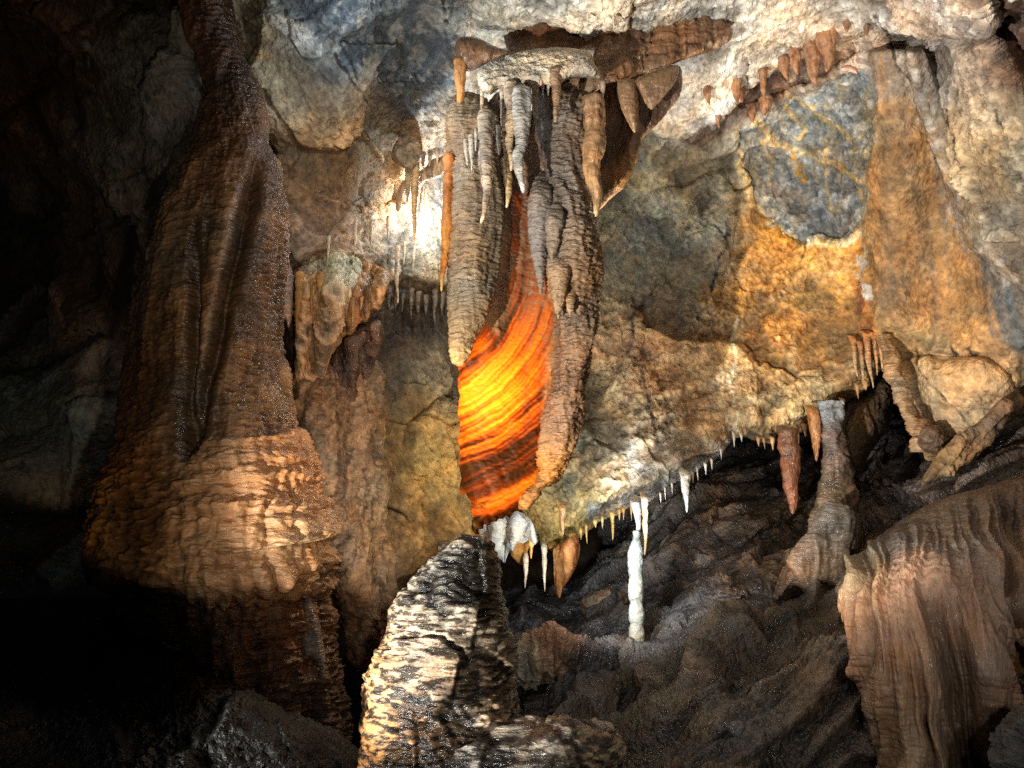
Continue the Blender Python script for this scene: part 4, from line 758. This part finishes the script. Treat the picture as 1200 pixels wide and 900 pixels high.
# ================================================================== STALAGMITES AND BOULDERS
rt = root('stalagmite', pt(510, 900, 3.1), 'stout dark stalagmite crusted with glittering pale scales, bottom centre', 'stalagmite')
cS = [(520, 690, 60, (.26, .25, .22)), (500, 760, 60, (.25, .23, .20)), (450, 770, 30, (.44, .23, .09)), (480, 860, 70, (.34, .22, .14)), (435, 870, 45, (.46, .24, .09)), (585, 740, 45, (.035, .03, .025)), (575, 660, 30, (.05, .045, .035)), (520, 640, 20, (.12, .11, .09)), (530, 820, 50, (.27, .22, .17)), (470, 720, 30, (.32, .25, .17))]  # near-black tones paint the shaded right side
def scaly(p, a=1):
    w = p+.03*np.stack([perlin(p*6), perlin(p*6+9), perlin(p*6+31)], 1)
    f1, f2 = worley(S3(w, 17, 17, 46)); g1, g2 = worley(S3(w, 8, 8, 17)+7); a = a*.62
    return a*(.036*np.minimum(.9, 1-f1)*np.clip(.6+1.4*fbm(w*4, 2), .05, 1.3)+.030*np.minimum(g2-g1, .5)+.075*fbm(w*3, 3)+.03*facet(p*4))
column('shaft', [(628, 546, 562, 3.15), (636, 530, 572, 3.15), (648, 516, 578, 3.15), (670, 494, 583, 3.13), (700, 471, 587, 3.1), (740, 455, 592, 3.08), (780, 436, 598, 3.05), (820, 424, 602, 3.02), (850, 420, 608, 3.0), (880, 425, 612, 3.0), (1000, 440, 640, 3.0)], M['wet'], cS, scaly, step=1.15, parent=rt, flat=.95, cavs=.007, cav=2.1, mottle=((16, 16, 52), .02, (.035, .03, .026)))  # black mottle paints the shade of facets turned from the lamp
column('foot', [(846, 560, 690, 2.98), (852, 545, 715, 2.96), (870, 500, 728, 2.9), (900, 470, 732, 2.85), (1000, 440, 740, 2.8)], M['wet'], [(600, 880, 80, (.17, .155, .135)), (700, 880, 30, (.26, .20, .13))], scaly, step=1.3, parent=rt, flat=.6, cavs=.007, cav=2.1, mottle=((16, 16, 52), .02, (.035, .03, .026)))

def boulder(name, pl, dd, mat, cols, label, cat, disp=None, curl=.35, curlw=40, slope=0., step=1.3, **k):
    cx, cy = np.mean(pl, 0)
    o = sheet(name, pl, lambda x, y: dd+slope*(y-cy)/100+0*x, mat, cols, disp or (lambda p: crag(p, .9)+.03*facet(p*6)), step=step, back=True, curl=curl, curlw=curlw, ragged=3, **k)
    return tag(o, label, cat)
boulder('fallen_slab', [(1078, 572), (1082, 556), (1100, 530), (1125, 508), (1150, 492), (1168, 474), (1180, 462), (1190, 476), (1178, 500), (1160, 520), (1140, 540), (1110, 558), (1092, 566)], 4.7, M['wall'], [(1100, 555, 40, (.36, .25, .14)), (1160, 490, 40, (.20, .13, .085))],
        'long splintered tan rock slab leaning on the dark slope, right', 'rock slab', (lambda p: .05*fbm(np.stack([p[:, 0]*3+p[:, 2]*2, p[:, 1]*3, p[:, 2]*16-p[:, 0]*15], 1), 4, .6, ridge=True)+crag(p, .5)), curl=.16, curlw=10)
boulder('small_boulder', [(1072, 520), (1080, 500), (1100, 496), (1108, 510), (1104, 528), (1085, 532)], 5.0, M['dark'], [(1090, 515, 40, (.20, .13, .09))], 'rounded brown boulder left of the leaning slab', 'boulder', curl=.15, curlw=14)
boulder('flowstone_boss', [(958, 596), (975, 588), (998, 596), (1006, 630), (1004, 665), (1000, 692), (975, 690), (948, 694), (925, 700), (902, 714), (908, 690), (918, 664), (934, 638), (950, 618)], 4.95, M['wet'], [(930, 670, 40, (.27, .17, .11)), (975, 650, 40, (.12, .10, .08)), (975, 610, 25, (.16, .14, .12))], 'brown dripping flowstone boss below the grey pillar', 'flowstone boss',
        lambda p: flute(p, .6, 9)+.05*facet(p*3)+.012*fbm(p*12, 3), curl=.22, curlw=22)
boulder('boulder', [(1172, 900), (1178, 865), (1195, 838), (1230, 820), (1260, 860), (1260, 960), (1180, 960)], 2.75, M['dark'], [(1190, 880, 60, (.08, .08, .08))], 'rough dark grey boulder in the bottom right corner', 'boulder', curl=.25, curlw=25)
boulder('boulder', [(676, 700), (700, 690), (735, 690), (742, 712), (725, 728), (700, 732), (680, 722)], 6.15, M['dark'], [(700, 710, 60, (.17, .12, .08))], 'angular brown boulder in the shadow left of the thin white column', 'boulder', curl=.2, curlw=14)
o = sheet('flowstone_mound', [(596, 800), (598, 772), (610, 748), (626, 742), (634, 732), (648, 727), (662, 736), (672, 744), (700, 752), (730, 760), (738, 790), (700, 800), (680, 790), (655, 788), (640, 800), (610, 806)], lambda x, y: 4.9-(y-760)*.002+0*x, M['wet'],
          [(612, 770, 20, (.30, .28, .21)), (648, 760, 22, (.34, .21, .14)), (700, 775, 30, (.07, .07, .075))], lambda p: flute(p, 1.2, 13)+crag(p, .6)+.02*facet(p*7), step=1.2, back=True, curl=.25, curlw=28)
tag(o, 'two-toned grey and pinkish flowstone mound left of the thin white column', 'flowstone mound')
for pl, dd, c, lb in [([(860, 760), (868, 738), (880, 735), (884, 756), (872, 772), (862, 775)], 4.75, (.30, .17, .10), 'small rusty ribbed stalagmite stub on the slope'), ([(800, 770), (802, 742), (810, 738), (814, 755), (812, 772)], 4.8, (.26, .18, .10), 'little tan stalagmite stub right of the thin white column')]:
    boulder('stalagmite_stub', pl, dd, M['wet'], [(860, 750, 90, c)], lb, 'stalagmite', lambda p: ripple(p, .8), curl=.08, curlw=9, step=1)
boulder('wet_stone', [(828, 880), (832, 858), (848, 842), (868, 846), (882, 862), (872, 874), (850, 880)], 3.65, M['wet'], [(850, 860, 60, (.10, .09, .09))], 'glistening wet grey stone lying on the slope near the bottom', 'stone', curl=.1, curlw=14)
# grey pillar
column('grey_pillar', [(470, 962, 984, 5.65), (478, 960, 984, 5.62), (500, 964, 984, 5.6), (530, 966, 990, 5.58), (556, 966, 998, 5.56), (580, 960, 1002, 5.54), (605, 952, 1006, 5.5), (640, 948, 1010, 5.5)], M['wet'],
       [(970, 480, 18, (.36, .38, .40)), (975, 530, 30, (.18, .13, .11)), (975, 600, 50, (.15, .12, .09))], lambda p: ripple(p, .5)+.02*fbm(p*7, 3, ridge=True)+.02*facet(p*5), flat=.9, step=1.2)
tag(bpy.data.objects['grey_pillar'], 'short grey-brown pillar joining rough wall to slope, left of the black hollow', 'pillar')
# rubble wall left of the hollow
o = sheet('rock_pile', [(984, 500), (992, 470), (1010, 460), (1030, 444), (1042, 440), (1050, 455), (1040, 500), (1020, 530), (1010, 556), (1000, 560), (990, 540)], rbf([(984, 500, 5.9), (1050, 450, 6.3), (1010, 556, 5.8), (1010, 470, 6.0)]), M['dark'], [(1000, 480, 25, (.26, .18, .10)), (1020, 500, 50, (.13, .10, .07))], lambda p: crag(p, .6), step=1.2, curl=.5, curlw=15)
tag(o, 'craggy brown rock buttress between the grey pillar and the black hollow', 'rock buttress')

# ---- big fluted flowstone mound lower right
rt = root('fluted_flowstone', pt(1120, 900, 3.2), 'large fluted tan and brown flowstone mound filling the lower right corner', 'flowstone')
dM = rbf([(990, 690, 3.5), (1060, 610, 3.7), (1200, 555, 3.8), (1100, 700, 3.2), (1050, 850, 3.15), (1150, 850, 3.0), (1350, 600, 3.7), (1300, 900, 2.9), (1060, 1050, 3.1), (1150, 620, 3.5)])
def dispM(p):
    x = p[:, 0]; yy = p[:, 1]; z = p[:, 2]-CAMZ; dep = yy*cs+z*sn; zz = -yy*sn+z*cs; px = 600+F*x/dep; py = 450-F*zz/dep
    wob = 18*fbm(p*2.2, 3); u = (px-1130+wob)/(1+np.clip(py-560, 0, 400)/900)-.10*(py-700)
    fl = fbm(np.stack([u/26, py/340, 0*u], 1), 2, .5, ridge=True); f2 = fbm(np.stack([u/9, py/180, 0*u+5], 1), 2, ridge=True)
    top = sm(600, 730, py+.2*(px-1000))
    return (.115*fl+.026*f2)*(.10+.90*top)+.006*fbm(S3(p, 14, 14, 60), 3, ridge=True)+.02*fbm(p*4, 3)+.006*fbm(p*30, 3)
sheet('face', [(985, 692), (992, 672), (1005, 655), (1030, 632), (1058, 610), (1085, 592), (1115, 582), (1150, 572), (1200, 556), (1260, 548), (1360, 540), (1360, 760), (1240, 780), (1205, 720), (1180, 740), (1168, 800), (1172, 860), (1164, 900), (1160, 1050), (1046, 1050), (1036, 900), (1030, 870), (1022, 820), (1010, 770), (998, 720)],
      dM, M['drape'], [(1010, 670, 30, (.26, .22, .16)), (1040, 630, 30, (.10, .09, .09)), (1040, 760, 50, (.47, .31, .22)), (1060, 860, 50, (.48, .33, .22)), (1100, 700, 40, (.42, .30, .24)), (1110, 620, 40, (.24, .19, .15)), (1120, 800, 50, (.38, .27, .21)), (1160, 640, 40, (.34, .25, .20)), (1190, 700, 40, (.38, .26, .19)), (1140, 880, 40, (.36, .25, .17)), (1180, 590, 40, (.20, .14, .11))],
      dispM, step=1.25, curl=.3, curlw=30, parent=rt, cavs=.03, cav=1.1)
sheet('rear_sheet', [(1168, 700), (1200, 690), (1360, 690), (1360, 1050), (1150, 1050), (1160, 850)], lambda x, y: 3.45+0*x, M['drape'], [(1190, 800, 60, (.40, .22, .10))], lambda p: flute(p, .5, 5), step=1.6, curl=.1, parent=rt)
column('rib', [(700, 1176, 1188, 3.1), (730, 1170, 1184, 3.05), (760, 1164, 1178, 3.0), (800, 1160, 1170, 3.0), (840, 1158, 1166, 3.0)], M['drape'], [(1170, 760, 90, (.36, .25, .19))], lambda p: .006*fbm(p*20, 3), parent=rt, flat=.9)

# ================================================================== LIGHT
w = bpy.data.worlds.new('World'); scene.world = w; w.use_nodes = True
bg = w.node_tree.nodes['Background']; bg.inputs[0].default_value = (.5, .55, .65, 1); bg.inputs[1].default_value = .012
def lamp(name, loc, target, energy, color, kind='SPOT', size=.04, cone=90, blend=.5):
    l = bpy.data.lights.new(name, kind); l.energy = energy; l.color = color
    if kind == 'SPOT': l.spot_size = radians(cone); l.spot_blend = blend; l.shadow_soft_size = size
    elif kind == 'POINT': l.shadow_soft_size = size
    else: l.size = size
    o = bpy.data.objects.new(name, l); COL.objects.link(o); o.location = loc
    if target is not None:
        from mathutils import Vector
        o.rotation_euler = (Vector(target)-Vector(loc)).to_track_quat('-Z', 'Y').to_euler()
    return o
WARM = (1, .89, .74); NEUT = (1, .95, .86); COOL = (.82, .91, 1)
lamp('key_lamp', (-2.1, .3, .45), pt(905, 290, 5.8), 1800, NEUT, cone=42, blend=.4, size=.05)
def below_cut(src, px, py, d, half):      # aim a cone so that its lower rim passes a point
    from mathutils import Vector
    v = Vector(pt(px, py, d))-Vector(src); h = math.hypot(v.x, v.y); e = math.atan2(v.z, h)+radians(half)
    return (src[0]+v.x/h*cos(e), src[1]+v.y/h*cos(e), src[2]+sin(e))
cl = (.2, .2, 1.0)
lamp('column_lamp', cl, below_cut(cl, 240, 690, 3.6, 20.5), 135, WARM, cone=41, blend=.12, size=.04)
lamp('stalagmite_lamp', (-1.8, 2.75, 1.0), pt(500, 760, 3.05), 68, NEUT, cone=46, blend=.3, size=.03)
lamp('right_lamp', (.6, -1.6, 2.2), pt(1120, 760, 3.4), 78, NEUT, cone=44, blend=.6, size=.08)
lamp('right_wall_fill', pt(800, 900, 2.5), pt(1090, 170, 5.0), 150, NEUT, cone=56, blend=.7, size=.06)  # extra fill added to brighten the upper right wall
lamp('ceiling_lamp', pt(740, 400, 4.5), pt(790, 20, 4.8), 110, NEUT, cone=95, blend=.6, size=.05)
lamp('alcove_lamp', pt(525, 235, 5.3), None, 15, COOL, 'POINT', size=.04)
lamp('upper_left_lamp', pt(450, 110, 4.0), None, 14, COOL, 'POINT', size=.05)
lamp('curtain_lamp', pt(570, 470, 4.50), pt(580, 470, 4.1), 23, (1, .82, .55), 'SPOT', size=.05, cone=160, blend=.4)
lamp('lip_lamp', pt(690, 690, 4.3), pt(750, 600, 5.5), 66, (.92, .96, 1), 'SPOT', cone=130, blend=.8, size=.04)
lamp('rim_lamp', pt(765, 612, 5.2), pt(745, 555, 5.62), 9, COOL, 'SPOT', cone=150, blend=.5, size=.03)
lamp('lip_warm_lamp', pt(650, 670, 5.0), pt(650, 600, 5.6), 9, (1, .88, .6), 'SPOT', cone=130, blend=.6, size=.04)
lamp('front_fill', (.35, -.6, 1.9), pt(720, 420, 5.5), 95, NEUT, cone=66, blend=.6, size=.05)  # added general fill from near the camera
lamp('slope_fill', (-.5, 2.3, 2.75), pt(830, 720, 4.4), 44, NEUT, cone=62, blend=.7, size=.05)  # fill added to bring up the rock slope
lamp('left_wall_fill', pt(545, 850, 3.9), pt(450, 520, 5.1), 42, NEUT, cone=58, blend=.7, size=.05)  # low fill added to brighten the wall left of the curtain
lamp('left_fill_lamp', (-.6, 0, 2.0), pt(110, 300, 5.2), 30, (1, .88, .7), 'SPOT', cone=44, blend=.8, size=.1)  # dim fill added for the dark far left

scene.view_settings.view_transform = 'Standard'; scene.view_settings.look = 'None'; scene.view_settings.exposure = 0
scene.cycles.max_bounces = 3; scene.cycles.use_denoising = False
scene.cycles.sample_clamp_indirect = 2; scene.cycles.sample_clamp_direct = 12
